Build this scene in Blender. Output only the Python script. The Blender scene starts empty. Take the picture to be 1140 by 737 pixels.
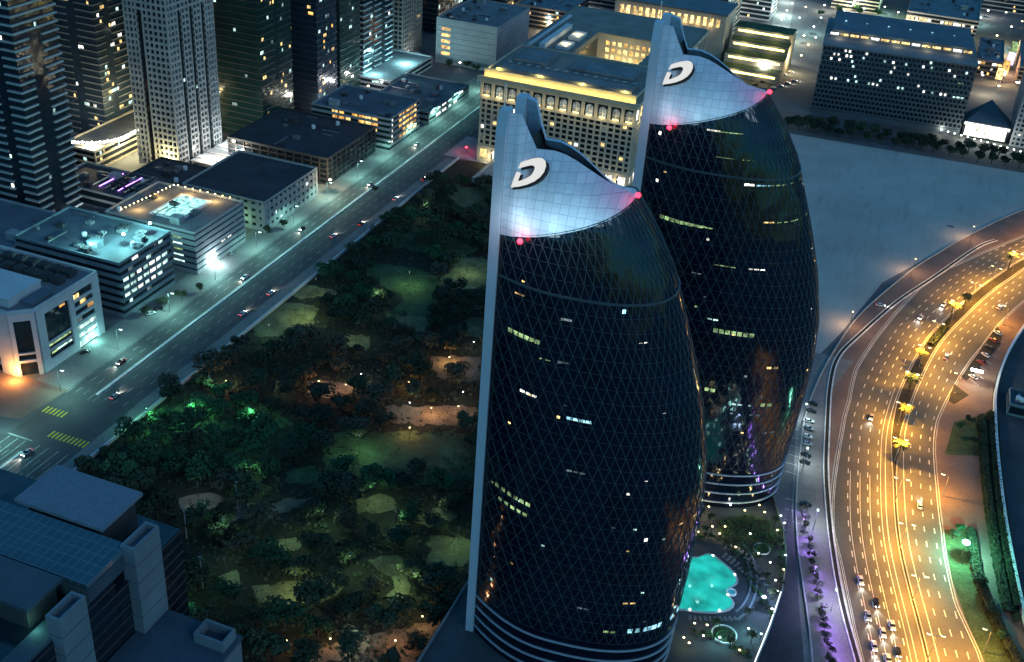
import bpy, bmesh, math, random
from mathutils import Vector, Matrix
R = math.radians
random.seed(7)
SC = bpy.context.scene
COL = SC.collection

# ------------------------------------------------------------------ camera
FPX, PW, PH = 1260.2, 1140.0, 737.0
CAMH = 262.0
def _camdir(px, py):
    return Vector((px - 570.0, -(py - 368.5), -FPX)).normalized()
UPC = -_camdir(407.8, 2515.8)
YC = _camdir(1074.0, -109.77)
YC = (YC - UPC * YC.dot(UPC)).normalized()
XC = YC.cross(UPC)
ROT = Matrix((XC, YC, UPC))            # camera axes -> world axes
CAMPOS = Vector((0, 0, CAMH))
def ray(px, py):
    return ROT @ Vector((px - 570.0, -(py - 368.5), -FPX))
def G(px, py, z=0.0):                  # survey helper: point of the plan at height z
    r = ray(px, py); t = (z - CAMH) / r.z
    p = CAMPOS + r * t
    return (p.x, p.y)
def at_y(px, py, y):
    r = ray(px, py); return CAMPOS + r * (y / r.y)
cam_d = bpy.data.cameras.new('camera')
cam = bpy.data.objects.new('camera', cam_d); COL.objects.link(cam)
cam_d.sensor_fit = 'HORIZONTAL'; cam_d.sensor_width = 36.0
cam_d.lens = 36.0 * FPX / PW
cam_d.clip_start = 1.0; cam_d.clip_end = 12000.0
cam.matrix_world = Matrix.Translation(CAMPOS) @ ROT.to_4x4()
SC.camera = cam

# ------------------------------------------------------------------ materials
def newmat(name):
    m = bpy.data.materials.new(name); m.use_nodes = True
    nt = m.node_tree
    return m, nt, nt.nodes['Principled BSDF']
def pmat(name, col, rough=0.7, var=0.25, scale=0.15, spec=0.4, metal=0.0, fine=0.0, rand=0.0):
    """principled with two octaves of world-space noise variation"""
    m, nt, b = newmat(name)
    b.inputs['Roughness'].default_value = rough
    b.inputs['Specular IOR Level'].default_value = spec
    b.inputs['Metallic'].default_value = metal
    geo = nt.nodes.new('ShaderNodeNewGeometry')
    n1 = nt.nodes.new('ShaderNodeTexNoise'); n1.inputs['Scale'].default_value = scale
    n1.inputs['Detail'].default_value = 6; n1.inputs['Roughness'].default_value = 0.65
    nt.links.new(geo.outputs['Position'], n1.inputs['Vector'])
    ramp = nt.nodes.new('ShaderNodeMapRange')
    ramp.inputs['From Min'].default_value = 0.3; ramp.inputs['From Max'].default_value = 0.7
    ramp.inputs['To Min'].default_value = 1 - var; ramp.inputs['To Max'].default_value = 1 + var
    nt.links.new(n1.outputs['Fac'], ramp.inputs['Value'])
    val = ramp.outputs['Result']
    if fine:
        n2 = nt.nodes.new('ShaderNodeTexNoise'); n2.inputs['Scale'].default_value = 1.3
        n2.inputs['Detail'].default_value = 4
        nt.links.new(geo.outputs['Position'], n2.inputs['Vector'])
        r2 = nt.nodes.new('ShaderNodeMapRange')
        r2.inputs['From Min'].default_value = 0.3; r2.inputs['From Max'].default_value = 0.7
        r2.inputs['To Min'].default_value = 1 - fine; r2.inputs['To Max'].default_value = 1 + fine
        nt.links.new(n2.outputs['Fac'], r2.inputs['Value'])
        mu = nt.nodes.new('ShaderNodeMath'); mu.operation = 'MULTIPLY'
        nt.links.new(val, mu.inputs[0]); nt.links.new(r2.outputs['Result'], mu.inputs[1])
        val = mu.outputs[0]
    if rand:
        oi = nt.nodes.new('ShaderNodeObjectInfo')
        r3 = nt.nodes.new('ShaderNodeMapRange')
        r3.inputs['To Min'].default_value = 1 - rand; r3.inputs['To Max'].default_value = 1 + rand
        nt.links.new(oi.outputs['Random'], r3.inputs['Value'])
        mu = nt.nodes.new('ShaderNodeMath'); mu.operation = 'MULTIPLY'
        nt.links.new(val, mu.inputs[0]); nt.links.new(r3.outputs['Result'], mu.inputs[1])
        val = mu.outputs[0]
    vm = nt.nodes.new('ShaderNodeVectorMath'); vm.operation = 'SCALE'
    vm.inputs[0].default_value = col
    nt.links.new(val, vm.inputs['Scale'])
    nt.links.new(vm.outputs['Vector'], b.inputs['Base Color'])
    return m
def emat(name, col, strength, sample=False):
    m, nt, b = newmat(name)
    b.inputs['Base Color'].default_value = (0.1, 0.1, 0.1, 1)
    b.inputs['Emission Color'].default_value = (*col, 1)
    b.inputs['Emission Strength'].default_value = strength*0.25
    if not sample:
        m.cycles.emission_sampling = 'NONE'
    return m
def lit_pane(name, col, strength):
    """a lit room seen through its glass: uneven brightness, blinds and furniture break it up"""
    m, nt, b = newmat(name)
    b.inputs['Base Color'].default_value = (0.05, 0.05, 0.05, 1)
    b.inputs['Emission Color'].default_value = (*col, 1)
    geo = nt.nodes.new('ShaderNodeNewGeometry')
    n = nt.nodes.new('ShaderNodeTexNoise'); n.inputs['Scale'].default_value = 0.45; n.inputs['Detail'].default_value = 3
    nt.links.new(geo.outputs['Position'], n.inputs['Vector'])
    r = nt.nodes.new('ShaderNodeMapRange')
    r.inputs['From Min'].default_value = 0.32; r.inputs['From Max'].default_value = 0.68
    r.inputs['To Min'].default_value = 0.03 * strength; r.inputs['To Max'].default_value = 0.38 * strength
    nt.links.new(n.outputs['Fac'], r.inputs['Value'])
    oi = nt.nodes.new('ShaderNodeObjectInfo')
    r3 = nt.nodes.new('ShaderNodeMapRange'); r3.inputs['To Min'].default_value = 0.35; r3.inputs['To Max'].default_value = 1.3
    nt.links.new(oi.outputs['Random'], r3.inputs['Value'])
    mu = nt.nodes.new('ShaderNodeMath'); mu.operation = 'MULTIPLY'
    nt.links.new(r.outputs['Result'], mu.inputs[0]); nt.links.new(r3.outputs['Result'], mu.inputs[1])
    nt.links.new(mu.outputs[0], b.inputs['Emission Strength'])
    m.cycles.emission_sampling = 'NONE'
    return m

M = {}
M['ground'] = pmat('city_ground', (0.11, 0.115, 0.12), 0.9, 0.35, 0.03, fine=0.15)
M['asphalt'] = pmat('asphalt', (0.075, 0.078, 0.08), 0.75, 0.28, 0.06, fine=0.15)
M['asphalt_gold'] = pmat('asphalt_worn', (0.10, 0.095, 0.085), 0.7, 0.25, 0.05, fine=0.12)
M['paving'] = pmat('paving', (0.20, 0.195, 0.19), 0.85, 0.2, 0.09, fine=0.15)
M['paving_red'] = pmat('paving_red', (0.19, 0.13, 0.105), 0.85, 0.2, 0.09, fine=0.15)
M['kerb'] = pmat('kerb_stone', (0.42, 0.41, 0.39), 0.8, 0.15, 0.2)
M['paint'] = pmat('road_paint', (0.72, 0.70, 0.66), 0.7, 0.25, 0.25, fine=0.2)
M['yellow_paint'] = pmat('yellow_paint', (0.75, 0.62, 0.05), 0.7, 0.2, 0.3)
M['sand'] = pmat('sand', (0.44, 0.41, 0.36), 0.95, 0.12, 0.03, fine=0.08)
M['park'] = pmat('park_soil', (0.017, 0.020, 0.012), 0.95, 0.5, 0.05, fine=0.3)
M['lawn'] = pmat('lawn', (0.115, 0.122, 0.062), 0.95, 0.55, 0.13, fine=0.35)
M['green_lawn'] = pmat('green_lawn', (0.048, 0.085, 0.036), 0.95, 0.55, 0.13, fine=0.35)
M['path'] = pmat('park_path', (0.15, 0.125, 0.085), 0.95, 0.45, 0.15, fine=0.3)
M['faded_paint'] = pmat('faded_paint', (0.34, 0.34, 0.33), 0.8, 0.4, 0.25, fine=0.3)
M['concrete'] = pmat('concrete', (0.30, 0.31, 0.32), 0.85, 0.18, 0.08, fine=0.1)
M['pale'] = pmat('pale_cladding', (0.50, 0.51, 0.52), 0.6, 0.12, 0.08, fine=0.05)
M['white'] = pmat('white_cladding', (0.70, 0.71, 0.72), 0.55, 0.1, 0.1)
M['dark_roof'] = pmat('dark_roof', (0.045, 0.05, 0.06), 0.85, 0.35, 0.06, fine=0.15)
M['blue_roof'] = pmat('blue_roof', (0.105, 0.13, 0.155), 0.7, 0.25, 0.08, fine=0.1)
M['grey_roof'] = pmat('grey_roof', (0.16, 0.17, 0.18), 0.85, 0.3, 0.07, fine=0.15)
M['stone'] = pmat('limestone', (0.42, 0.37, 0.29), 0.8, 0.15, 0.1, fine=0.08)
M['brown'] = pmat('brown_cladding', (0.20, 0.165, 0.15), 0.8, 0.15, 0.1, fine=0.05)
M['metal'] = pmat('grey_metal', (0.25, 0.26, 0.28), 0.45, 0.15, 0.4, metal=0.6)
M['dark_metal'] = pmat('dark_metal', (0.05, 0.05, 0.055), 0.5, 0.15, 0.4)
M['black'] = pmat('black_return', (0.008, 0.008, 0.01), 0.6, 0.1, 0.4)
M['glass'] = pmat('dark_glass', (0.010, 0.018, 0.026), 0.12, 0.3, 0.12, spec=0.5)
M['glass_green'] = pmat('green_glass', (0.012, 0.035, 0.030), 0.15, 0.3, 0.1, spec=0.5)
M['glass_blue'] = pmat('blue_glass', (0.02, 0.035, 0.055), 0.18, 0.3, 0.1, spec=0.5)
M['glass_tower'] = pmat('navy_glass', (0.003, 0.007, 0.018), 0.10, 0.4, 0.09, spec=0.5)
M['mullion'] = pmat('mullion', (0.066, 0.09, 0.105), 0.45, 0.1, 0.2)
M['ring'] = pmat('ring_band', (0.42, 0.45, 0.5), 0.5, 0.1, 0.2)
M['blade'] = pmat('blade_cladding', (0.50, 0.56, 0.64), 0.5, 0.08, 0.06)
M['bark'] = pmat('bark', (0.06, 0.045, 0.03), 0.95, 0.2, 0.8)
M['leaf'] = pmat('leaf_dark', (0.036, 0.052, 0.029), 0.8, 0.3, 0.25, rand=0.35, spec=0.2)
M['leaf_green'] = pmat('leaf_green', (0.030, 0.082, 0.036), 0.8, 0.3, 0.25, rand=0.3, spec=0.2)
M['leaf_olive'] = pmat('leaf_olive', (0.058, 0.056, 0.034), 0.8, 0.3, 0.25, rand=0.3, spec=0.2)
M['leaf_palm'] = pmat('leaf_palm', (0.055, 0.062, 0.024), 0.7, 0.2, 0.4, rand=0.2, spec=0.3)
M['leaf_purple'] = pmat('leaf_flower', (0.16, 0.09, 0.20), 0.8, 0.3, 0.5, rand=0.3, spec=0.2)
M['soil'] = pmat('planter_soil', (0.035, 0.032, 0.024), 0.95, 0.3, 0.3)
M['tile'] = pmat('pool_tile', (0.10, 0.55, 0.52), 0.4, 0.12, 0.25, fine=0.12)
M['deck'] = pmat('deck_paving', (0.045, 0.055, 0.065), 0.8, 0.25, 0.15, fine=0.2)
M['timber'] = pmat('timber', (0.22, 0.13, 0.06), 0.7, 0.2, 0.3)
M['car_white'] = pmat('car_white', (0.70, 0.70, 0.70), 0.3, 0.05, 0.5, spec=0.5)
M['car_silver'] = pmat('car_silver', (0.35, 0.36, 0.38), 0.3, 0.05, 0.5, spec=0.5)
M['car_black'] = pmat('car_black', (0.012, 0.012, 0.014), 0.25, 0.05, 0.5, spec=0.5)
M['car_red'] = pmat('car_red', (0.30, 0.03, 0.025), 0.3, 0.05, 0.5, spec=0.5)
M['tyre'] = pmat('tyre', (0.015, 0.015, 0.015), 0.9, 0.1, 1)
M['e_warm'] = lit_pane('lit_warm', (1.0, 0.66, 0.24), 2.2)
M['e_orange'] = lit_pane('lit_orange', (1.0, 0.50, 0.12), 1.9)
M['e_cool'] = lit_pane('lit_cool', (0.62, 1.0, 0.90), 1.8)
M['e_green'] = lit_pane('lit_green', (0.62, 0.95, 0.40), 0.65)
M['e_white'] = lit_pane('lit_white', (1.0, 0.97, 0.88), 3.0)
M['e_dim'] = lit_pane('lit_dim', (0.45, 0.62, 0.66), 0.35)
M['e_blue'] = lit_pane('lit_blue', (0.35, 0.8, 1.0), 2.0)
M['g_white'] = emat('glow_white', (1.0, 0.97, 0.88), 14)
M['g_warm'] = emat('glow_warm', (1.0, 0.75, 0.30), 14)
M['g_yellow'] = emat('glow_yellow', (1.0, 0.80, 0.20), 5.5)
M['g_cool'] = emat('glow_cool', (0.7, 1.0, 0.95), 14)
M['g_strip'] = emat('strip_cool', (0.85, 1.0, 0.97), 4)
M['g_red'] = emat('glow_red', (1.0, 0.012, 0.03), 11)
M['g_tail'] = emat('tail_red', (1.0, 0.02, 0.01), 4)
M['g_head'] = emat('head_white', (1.0, 0.97, 0.9), 22)
M['g_green'] = emat('glow_green', (0.25, 1.0, 0.72), 20)
M['g_blue'] = emat('glow_blue', (0.45, 0.6, 1.0), 20)
M['g_purple'] = emat('glow_purple', (0.45, 0.2, 1.0), 6)
M['sign'] = emat('sign_white', (1.0, 0.98, 0.93), 0.75)

M['slate'] = pmat('slate_cladding', (0.15, 0.19, 0.22), 0.8, 0.15, 0.08, fine=0.08)
M['warm_roof'] = pmat('warm_roof', (0.20, 0.185, 0.16), 0.85, 0.25, 0.07, fine=0.12)
M['navy_roof'] = pmat('navy_roof', (0.05, 0.075, 0.10), 0.75, 0.25, 0.08, fine=0.12)
M['lattice'] = pmat('lattice_panel', (0.075, 0.095, 0.11), 0.7, 0.15, 0.08)
M['tile_glow'] = lit_pane('pool_tile_glow', (0.03, 0.66, 0.60), 0.75)  # tile itself emits, standing in for the underwater lamps
for n_ in M['tile_glow'].node_tree.nodes:
    if n_.type == 'TEX_NOISE': n_.inputs['Scale'].default_value = .16
    if n_.type == 'MAP_RANGE' and n_.inputs['From Min'].default_value > .3: n_.inputs['To Min'].default_value = .09; n_.inputs['To Max'].default_value = .25
def sand_tracks():
    m = M['sand']; nt = m.node_tree; b = nt.nodes['Principled BSDF']; src = b.inputs['Base Color'].links[0].from_socket
    geo = nt.nodes.new('ShaderNodeNewGeometry'); acc = src
    for rot, sc_, lo in ((.35,(.30,.03,1),.55),(1.25,(.28,.022,1),.56),(-.9,(.22,.02,1),.57),(.1,(.02,.016,1),.5)):
        mp = nt.nodes.new('ShaderNodeMapping'); mp.inputs['Rotation'].default_value = (0,0,rot); mp.inputs['Scale'].default_value = sc_
        nz = nt.nodes.new('ShaderNodeTexNoise'); nz.inputs['Scale'].default_value = 1.0; nz.inputs['Detail'].default_value = 3; nz.inputs['Distortion'].default_value = .6
        mr = nt.nodes.new('ShaderNodeMapRange'); mr.inputs['From Min'].default_value = lo; mr.inputs['From Max'].default_value = lo+.2; mr.inputs['To Min'].default_value = 1.0; mr.inputs['To Max'].default_value = .88
        nt.links.new(geo.outputs['Position'], mp.inputs['Vector']); nt.links.new(mp.outputs[0], nz.inputs['Vector']); nt.links.new(nz.outputs['Fac'], mr.inputs['Value'])
        vm = nt.nodes.new('ShaderNodeVectorMath'); vm.operation = 'SCALE'; nt.links.new(acc, vm.inputs[0]); nt.links.new(mr.outputs[0], vm.inputs['Scale']); acc = vm.outputs[0]
    nt.links.new(acc, b.inputs['Base Color'])
sand_tracks()
def glass_wobble(m, scale, strength):
    nt = m.node_tree; b = nt.nodes['Principled BSDF']; tc = nt.nodes.new('ShaderNodeTexCoord')
    v = nt.nodes.new('ShaderNodeTexVoronoi'); v.inputs['Scale'].default_value = scale
    nt.links.new(tc.outputs['Object'], v.inputs['Vector'])
    geo = nt.nodes.new('ShaderNodeNewGeometry')
    sub = nt.nodes.new('ShaderNodeVectorMath'); sub.operation = 'SUBTRACT'; sub.inputs[1].default_value = (.5,.5,.5)
    nt.links.new(v.outputs['Color'], sub.inputs[0])
    sc_ = nt.nodes.new('ShaderNodeVectorMath'); sc_.operation = 'SCALE'; sc_.inputs['Scale'].default_value = strength; nt.links.new(sub.outputs[0], sc_.inputs[0])
    ad = nt.nodes.new('ShaderNodeVectorMath'); ad.operation = 'ADD'; nt.links.new(geo.outputs['Normal'], ad.inputs[0]); nt.links.new(sc_.outputs[0], ad.inputs[1])
    nm = nt.nodes.new('ShaderNodeVectorMath'); nm.operation = 'NORMALIZE'; nt.links.new(ad.outputs[0], nm.inputs[0]); nt.links.new(nm.outputs[0], b.inputs['Normal'])
glass_wobble(M['glass_tower'], .32, .07)
for k_ in ('glass','glass_green','glass_blue'): glass_wobble(M[k_], .30, .06)
def brick_mat(name, col, seam, bw, bh, rough=0.5, mort=0.03, axes='XZ'):
    m, nt, b = newmat(name)
    b.inputs['Roughness'].default_value = rough
    tc = nt.nodes.new('ShaderNodeTexCoord')
    sep = nt.nodes.new('ShaderNodeSeparateXYZ'); cmb = nt.nodes.new('ShaderNodeCombineXYZ')
    nt.links.new(tc.outputs['Object'], sep.inputs[0])
    nt.links.new(sep.outputs[axes[0]], cmb.inputs['X']); nt.links.new(sep.outputs[axes[1]], cmb.inputs['Y'])
    br = nt.nodes.new('ShaderNodeTexBrick'); br.offset = 0.0
    br.inputs['Scale'].default_value = 1; br.inputs['Brick Width'].default_value = bw
    br.inputs['Row Height'].default_value = bh; br.inputs['Mortar Size'].default_value = mort
    br.inputs['Mortar Smooth'].default_value = 0.3
    br.inputs['Color1'].default_value = (*col, 1)
    br.inputs['Color2'].default_value = (*[c * 0.86 for c in col], 1)
    br.inputs['Mortar'].default_value = (*seam, 1)
    nt.links.new(cmb.outputs[0], br.inputs['Vector']); nt.links.new(br.outputs['Color'], b.inputs['Base Color'])
    return m
M['sail'] = brick_mat('sail_panels', (0.58, 0.67, 0.77), (0.37, 0.43, 0.51), 2.1, 2.1, 0.45, 0.09)
M['skylight'] = brick_mat('skylight_panes', (0.03, 0.085, 0.11), (0.10, 0.15, 0.18), 2.4, 3.2, 0.2, 0.14, 'XY')
M['roof_tiles'] = brick_mat('roof_pavers', (0.17, 0.20, 0.25), (0.09, 0.11, 0.13), 1.5, 1.5, 0.8, 0.04, 'XY')

def water_mat():
    m, nt, b = newmat('pool_water')
    nt.nodes.remove(b)
    out = nt.nodes['Material Output']
    tr = nt.nodes.new('ShaderNodeBsdfTransparent'); tr.inputs['Color'].default_value = (0.75, 0.97, 0.95, 1)
    gl = nt.nodes.new('ShaderNodeBsdfGlossy'); gl.inputs['Roughness'].default_value = 0.05
    fr = nt.nodes.new('ShaderNodeFresnel'); fr.inputs['IOR'].default_value = 1.33
    mx = nt.nodes.new('ShaderNodeMixShader')
    nt.links.new(fr.outputs[0], mx.inputs[0]); nt.links.new(tr.outputs[0], mx.inputs[1]); nt.links.new(gl.outputs[0], mx.inputs[2])
    nz = nt.nodes.new('ShaderNodeTexNoise'); nz.inputs['Scale'].default_value = 1.2
    bp = nt.nodes.new('ShaderNodeBump'); bp.inputs['Strength'].default_value = 0.15
    geo = nt.nodes.new('ShaderNodeNewGeometry'); nt.links.new(geo.outputs['Position'], nz.inputs['Vector'])
    nt.links.new(nz.outputs['Fac'], bp.inputs['Height']); nt.links.new(bp.outputs[0], gl.inputs['Normal']); nt.links.new(bp.outputs[0], fr.inputs['Normal'])
    nt.links.new(mx.outputs[0], out.inputs['Surface'])
    return m
M['water'] = water_mat()

# ------------------------------------------------------------------ mesh builder
class MB:
    def __init__(s): s.v = []; s.f = []
    def box(s, x0, x1, y0, y1, z0, z1):
        i = len(s.v)
        s.v += [(x0,y0,z0),(x1,y0,z0),(x1,y1,z0),(x0,y1,z0),(x0,y0,z1),(x1,y0,z1),(x1,y1,z1),(x0,y1,z1)]
        s.f += [(i,i+3,i+2,i+1),(i+4,i+5,i+6,i+7),(i,i+1,i+5,i+4),(i+1,i+2,i+6,i+5),(i+2,i+3,i+7,i+6),(i+3,i,i+4,i+7)]
        return s
    def quad(s, a, b, c, d):
        i = len(s.v); s.v += [tuple(a),tuple(b),tuple(c),tuple(d)]; s.f.append((i,i+1,i+2,i+3)); return s
    def prism(s, poly, z0, z1):
        a = sum(poly[k][0]*poly[(k+1)%len(poly)][1]-poly[(k+1)%len(poly)][0]*poly[k][1] for k in range(len(poly)))
        if a < 0: poly = poly[::-1]
        i = len(s.v); n = len(poly)
        s.v += [(p[0],p[1],z0) for p in poly] + [(p[0],p[1],z1) for p in poly]
        s.f.append(tuple(i+k for k in range(n))[::-1]); s.f.append(tuple(i+n+k for k in range(n)))
        for k in range(n):
            j = (k+1) % n; s.f.append((i+k, i+j, i+n+j, i+n+k))
        return s
    def sheet(s, poly, z):
        a = sum(poly[k][0]*poly[(k+1)%len(poly)][1]-poly[(k+1)%len(poly)][0]*poly[k][1] for k in range(len(poly)))
        if a < 0: poly = poly[::-1]
        i = len(s.v); s.v += [(p[0],p[1],z) for p in poly]; s.f.append(tuple(range(i, i+len(poly)))); return s
    def tube(s, p, q, r0, r1=None, n=6, cap=True):
        if r1 is None: r1 = r0
        p = Vector(p); q = Vector(q); d = (q-p)
        if d.length < 1e-6: return s
        d.normalize(); a = d.orthogonal().normalized(); b = d.cross(a); i = len(s.v)
        for c, r in ((p,r0),(q,r1)):
            for k in range(n):
                t = 2*math.pi*k/n; s.v.append(tuple(c + a*(r*math.cos(t)) + b*(r*math.sin(t))))
        for k in range(n):
            j = (k+1)%n; s.f.append((i+k,i+j,i+n+j,i+n+k))
        if cap:
            s.f.append(tuple(i+k for k in range(n))[::-1]); s.f.append(tuple(i+n+k for k in range(n)))
        return s
    def lathe(s, prof, n=16, c=(0,0,0)):
        i = len(s.v); m = len(prof)
        for r, z in prof:
            for k in range(n):
                t = 2*math.pi*k/n; s.v.append((c[0]+r*math.cos(t), c[1]+r*math.sin(t), c[2]+z))
        for a in range(m-1):
            for k in range(n):
                j = (k+1)%n; s.f.append((i+a*n+k, i+a*n+j, i+(a+1)*n+j, i+(a+1)*n+k))
        s.f.append(tuple(i+k for k in range(n))[::-1]); s.f.append(tuple(i+(m-1)*n+k for k in range(n)))
        return s
    def grid(s, rows, closed=False):
        i = len(s.v); n = len(rows[0])
        for r in rows: s.v += [tuple(p) for p in r]
        for a in range(len(rows)-1):
            for k in range(n if closed else n-1):
                j = (k+1)%n; s.f.append((i+a*n+k, i+a*n+j, i+(a+1)*n+j, i+(a+1)*n+k))
        return s
    def mesh(s, name, mat, smooth=False):
        me = bpy.data.meshes.new(name); me.from_pydata(s.v, [], s.f); me.materials.append(M[mat] if isinstance(mat, str) else mat)
        if smooth: me.polygons.foreach_set('use_smooth', [True]*len(me.polygons))
        me.update(); return me
    def build(s, name, mat, parent=None, loc=None, smooth=False):
        o = bpy.data.objects.new(name, s.mesh(name, mat, smooth)); COL.objects.link(o)
        if parent is not None: o.parent = parent
        if loc is not None: o.location = loc
        return o
def tag(o, label=None, cat=None, group=None, kind=None):
    if label: o['label'] = label
    if cat: o['category'] = cat
    if group: o['group'] = group
    if kind: o['kind'] = kind
    return o
def thing(name, label, cat, loc=(0,0,0), rz=0.0, group=None):
    o = bpy.data.objects.new(name, None); o.empty_display_size = 1.0; COL.objects.link(o)
    o.location = loc; o.rotation_euler = (0,0,rz)
    return tag(o, label, cat, group)
def struct(o): o['kind'] = 'structure'; return o
def put(name, me, parent=None, loc=None, rot=None, scale=None):
    o = bpy.data.objects.new(name, me); COL.objects.link(o)
    if parent is not None: o.parent = parent
    if loc is not None: o.location = loc
    if rot is not None: o.rotation_euler = rot
    if scale is not None: o.scale = scale
    return o
def copy_tree(o, parent=None):
    c = o.copy(); COL.objects.link(c)
    if parent is not None: c.parent = parent
    for ch in list(o.children): copy_tree(ch, c)
    return c
def lamp(kind, loc, power, col, parent=None, size=0.3, angle=150, name='lamp_light', target=None, blend=0.6):
    d = bpy.data.lights.new(name, kind); d.energy = power; d.color = col
    d.shadow_soft_size = size
    if kind == 'SPOT': d.spot_size = R(angle); d.spot_blend = blend
    o = bpy.data.objects.new(name, d); COL.objects.link(o); o.location = loc
    if target is not None:
        o.rotation_euler = (Vector(target)-Vector(loc)).to_track_quat('-Z', 'Y').to_euler()
    if parent is not None: o.parent = parent
    return o

WARM = (1.0, 0.50, 0.12); GOLD = (1.0, 0.60, 0.20); COOL = (0.40, 0.95, 1.0); TEAL = (0.30, 1.0, 0.85); WHITE = (1.0, 0.93, 0.78)
LP = 0.6    # common lamp level

# ------------------------------------------------------------------ world
def world():
    w = bpy.data.worlds.new('World'); SC.world = w; w.use_nodes = True
    nt = w.node_tree; bg = nt.nodes['Background']
    sky = nt.nodes.new('ShaderNodeTexSky'); sky.sky_type = 'NISHITA'; sky.sun_disc = False
    sky.sun_elevation = R(4.0); sky.sun_rotation = R(-60); sky.altitude = 0; sky.air_density = 1.2; sky.dust_density = 0.4; sky.ozone_density = 4.0
    tint = nt.nodes.new('ShaderNodeMix'); tint.data_type = 'RGBA'; tint.blend_type = 'MULTIPLY'; tint.inputs[0].default_value = 1.0
    nt.links.new(sky.outputs[0], tint.inputs[6]); tint.inputs[7].default_value = (0.37, 0.95, 1.03, 1)
    nt.links.new(tint.outputs[2], bg.inputs['Color'])
    bg.inputs['Strength'].default_value = 0.095
    d = bpy.data.lights.new('sun', 'SUN'); d.energy = 0.12; d.angle = R(20); d.color = (0.6, 0.8, 1.0)
    o = bpy.data.objects.new('sun', d); COL.objects.link(o); o.rotation_euler = (R(60), 0, R(60))
world()
vs = SC.view_settings
vs.view_transform = 'Standard'; vs.look = 'None'; vs.gamma = 1.0; vs.exposure = 2.0; vs.use_curve_mapping = False
SC.render.engine = 'CYCLES'
SC.cycles.use_denoising = True; SC.cycles.use_light_tree = True
SC.cycles.max_bounces = 4; SC.cycles.diffuse_bounces = 2; SC.cycles.glossy_bounces = 3; SC.cycles.transparent_max_bounces = 8
SC.cycles.sample_clamp_indirect = 4.0; SC.cycles.caustics_reflective = False; SC.cycles.caustics_refractive = False

# ------------------------------------------------------------------ curves for roads
class Curve:
    def __init__(s, pts, step=4.0):
        p = [Vector(q) for q in pts]; out = []
        for i in range(len(p)-1):
            a = p[max(i-1,0)]; b = p[i]; c = p[i+1]; d = p[min(i+2,len(p)-1)]
            n = max(2, int((c-b).length/step))
            for k in range(n):
                t = k/n
                out.append(0.5*((2*b)+(-a+c)*t+(2*a-5*b+4*c-d)*t*t+(-a+3*b-3*c+d)*t**3))
        out.append(p[-1]); s.p = out
        s.t = []; s.L = [0.0]
        for i in range(len(out)):
            d = (out[min(i+1,len(out)-1)]-out[max(i-1,0)]).normalized(); s.t.append(d)
            if i: s.L.append(s.L[-1]+(out[i]-out[i-1]).length)
    def off(s, i, d):
        t = s.t[i]; return s.p[i] + Vector((t.y, -t.x))*d
    def at(s, l, d=0.0):
        l = min(max(l, 0), s.L[-1]-1e-4)
        for i in range(len(s.L)-1):
            if s.L[i+1] >= l: break
        f = (l-s.L[i])/(s.L[i+1]-s.L[i]); p = s.p[i].lerp(s.p[i+1], f); t = s.t[i].lerp(s.t[i+1], f).normalized()
        q = p + Vector((t.y,-t.x))*d
        return (q.x, q.y), math.atan2(t.y, t.x)
    def near(s, x, y):
        q = Vector((x,y)); i = min(range(len(s.p)), key=lambda k: (s.p[k]-q).length_squared)
        t = s.t[i]; n = Vector((t.y,-t.x)); return s.L[i]+(q-s.p[i]).dot(t), (q-s.p[i]).dot(n)
    def ribbon(s, mb, d0, d1, z, l0=None, l1=None, h=None):
        rows = []
        for i in range(len(s.p)):
            if l0 is not None and s.L[i] < l0: continue
            if l1 is not None and s.L[i] > l1: continue
            a = d0(s.L[i]) if callable(d0) else d0; b = d1(s.L[i]) if callable(d1) else d1
            u = s.off(i, a); v = s.off(i, b)
            if h is None: rows.append([(u.x,u.y,z),(v.x,v.y,z)])
            else: rows.append([(u.x,u.y,z),(u.x,u.y,z+h),(v.x,v.y,z+h),(v.x,v.y,z)])
        if len(rows) > 1: mb.grid(rows)
        return mb

# ================================================================== SETTING
MB().box(-4000,4000,-600,6000,-2.0,0.0).build('ground','ground')['kind'] = 'structure'
def sheet(name, mat, poly, z, h=None):
    mb = MB()
    if h is None: mb.sheet(poly, z)
    else: mb.prism(poly, 0.0, z)
    return struct(mb.build(name, mat))
def px(*pts): return [G(x, y, 0) for x, y in pts]

# ---- boulevard on the left (straight, along y)
BX0, BX1, BMED = -289.0, -258.0, -276.5
sheet('road', 'asphalt', [(BX0,120),(BX1,120),(BX1,760),(BX0,760)], 0.02)
sheet('pavement', 'paving', [(-305,296),(BX0,296),(BX0,760),(-305,760)], 0.14, 1)
sheet('forecourt', 'paving_red', [(-420,262),(-330,262),(BX0-2,272),(BX0,296),(-420,296)], 0.10, 1)
sheet('pavement', 'paving', [(BX1,120),(-251,120),(-251,600),(BX1,600)], 0.14, 1)
sheet('side_street', 'asphalt', [(-480,236),(BX0,236),(BX0,262),(-330,262),(-480,262)], 0.02)
sheet('pavement', 'paving', [(-420,100),(BX0,100),(BX0,236),(-420,236)], 0.12, 1)
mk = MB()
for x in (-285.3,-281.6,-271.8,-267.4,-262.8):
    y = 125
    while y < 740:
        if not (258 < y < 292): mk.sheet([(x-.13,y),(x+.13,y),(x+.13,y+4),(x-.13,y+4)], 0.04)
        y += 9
for x in (BX0+.5, BX1-.5, BMED-1.3, BMED+1.3):  # edge lines; the middle pair is painted for the headlight trail
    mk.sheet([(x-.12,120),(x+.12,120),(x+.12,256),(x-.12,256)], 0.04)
    mk.sheet([(x-.12,294),(x+.12,294),(x+.12,755),(x-.12,755)], 0.04)
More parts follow.
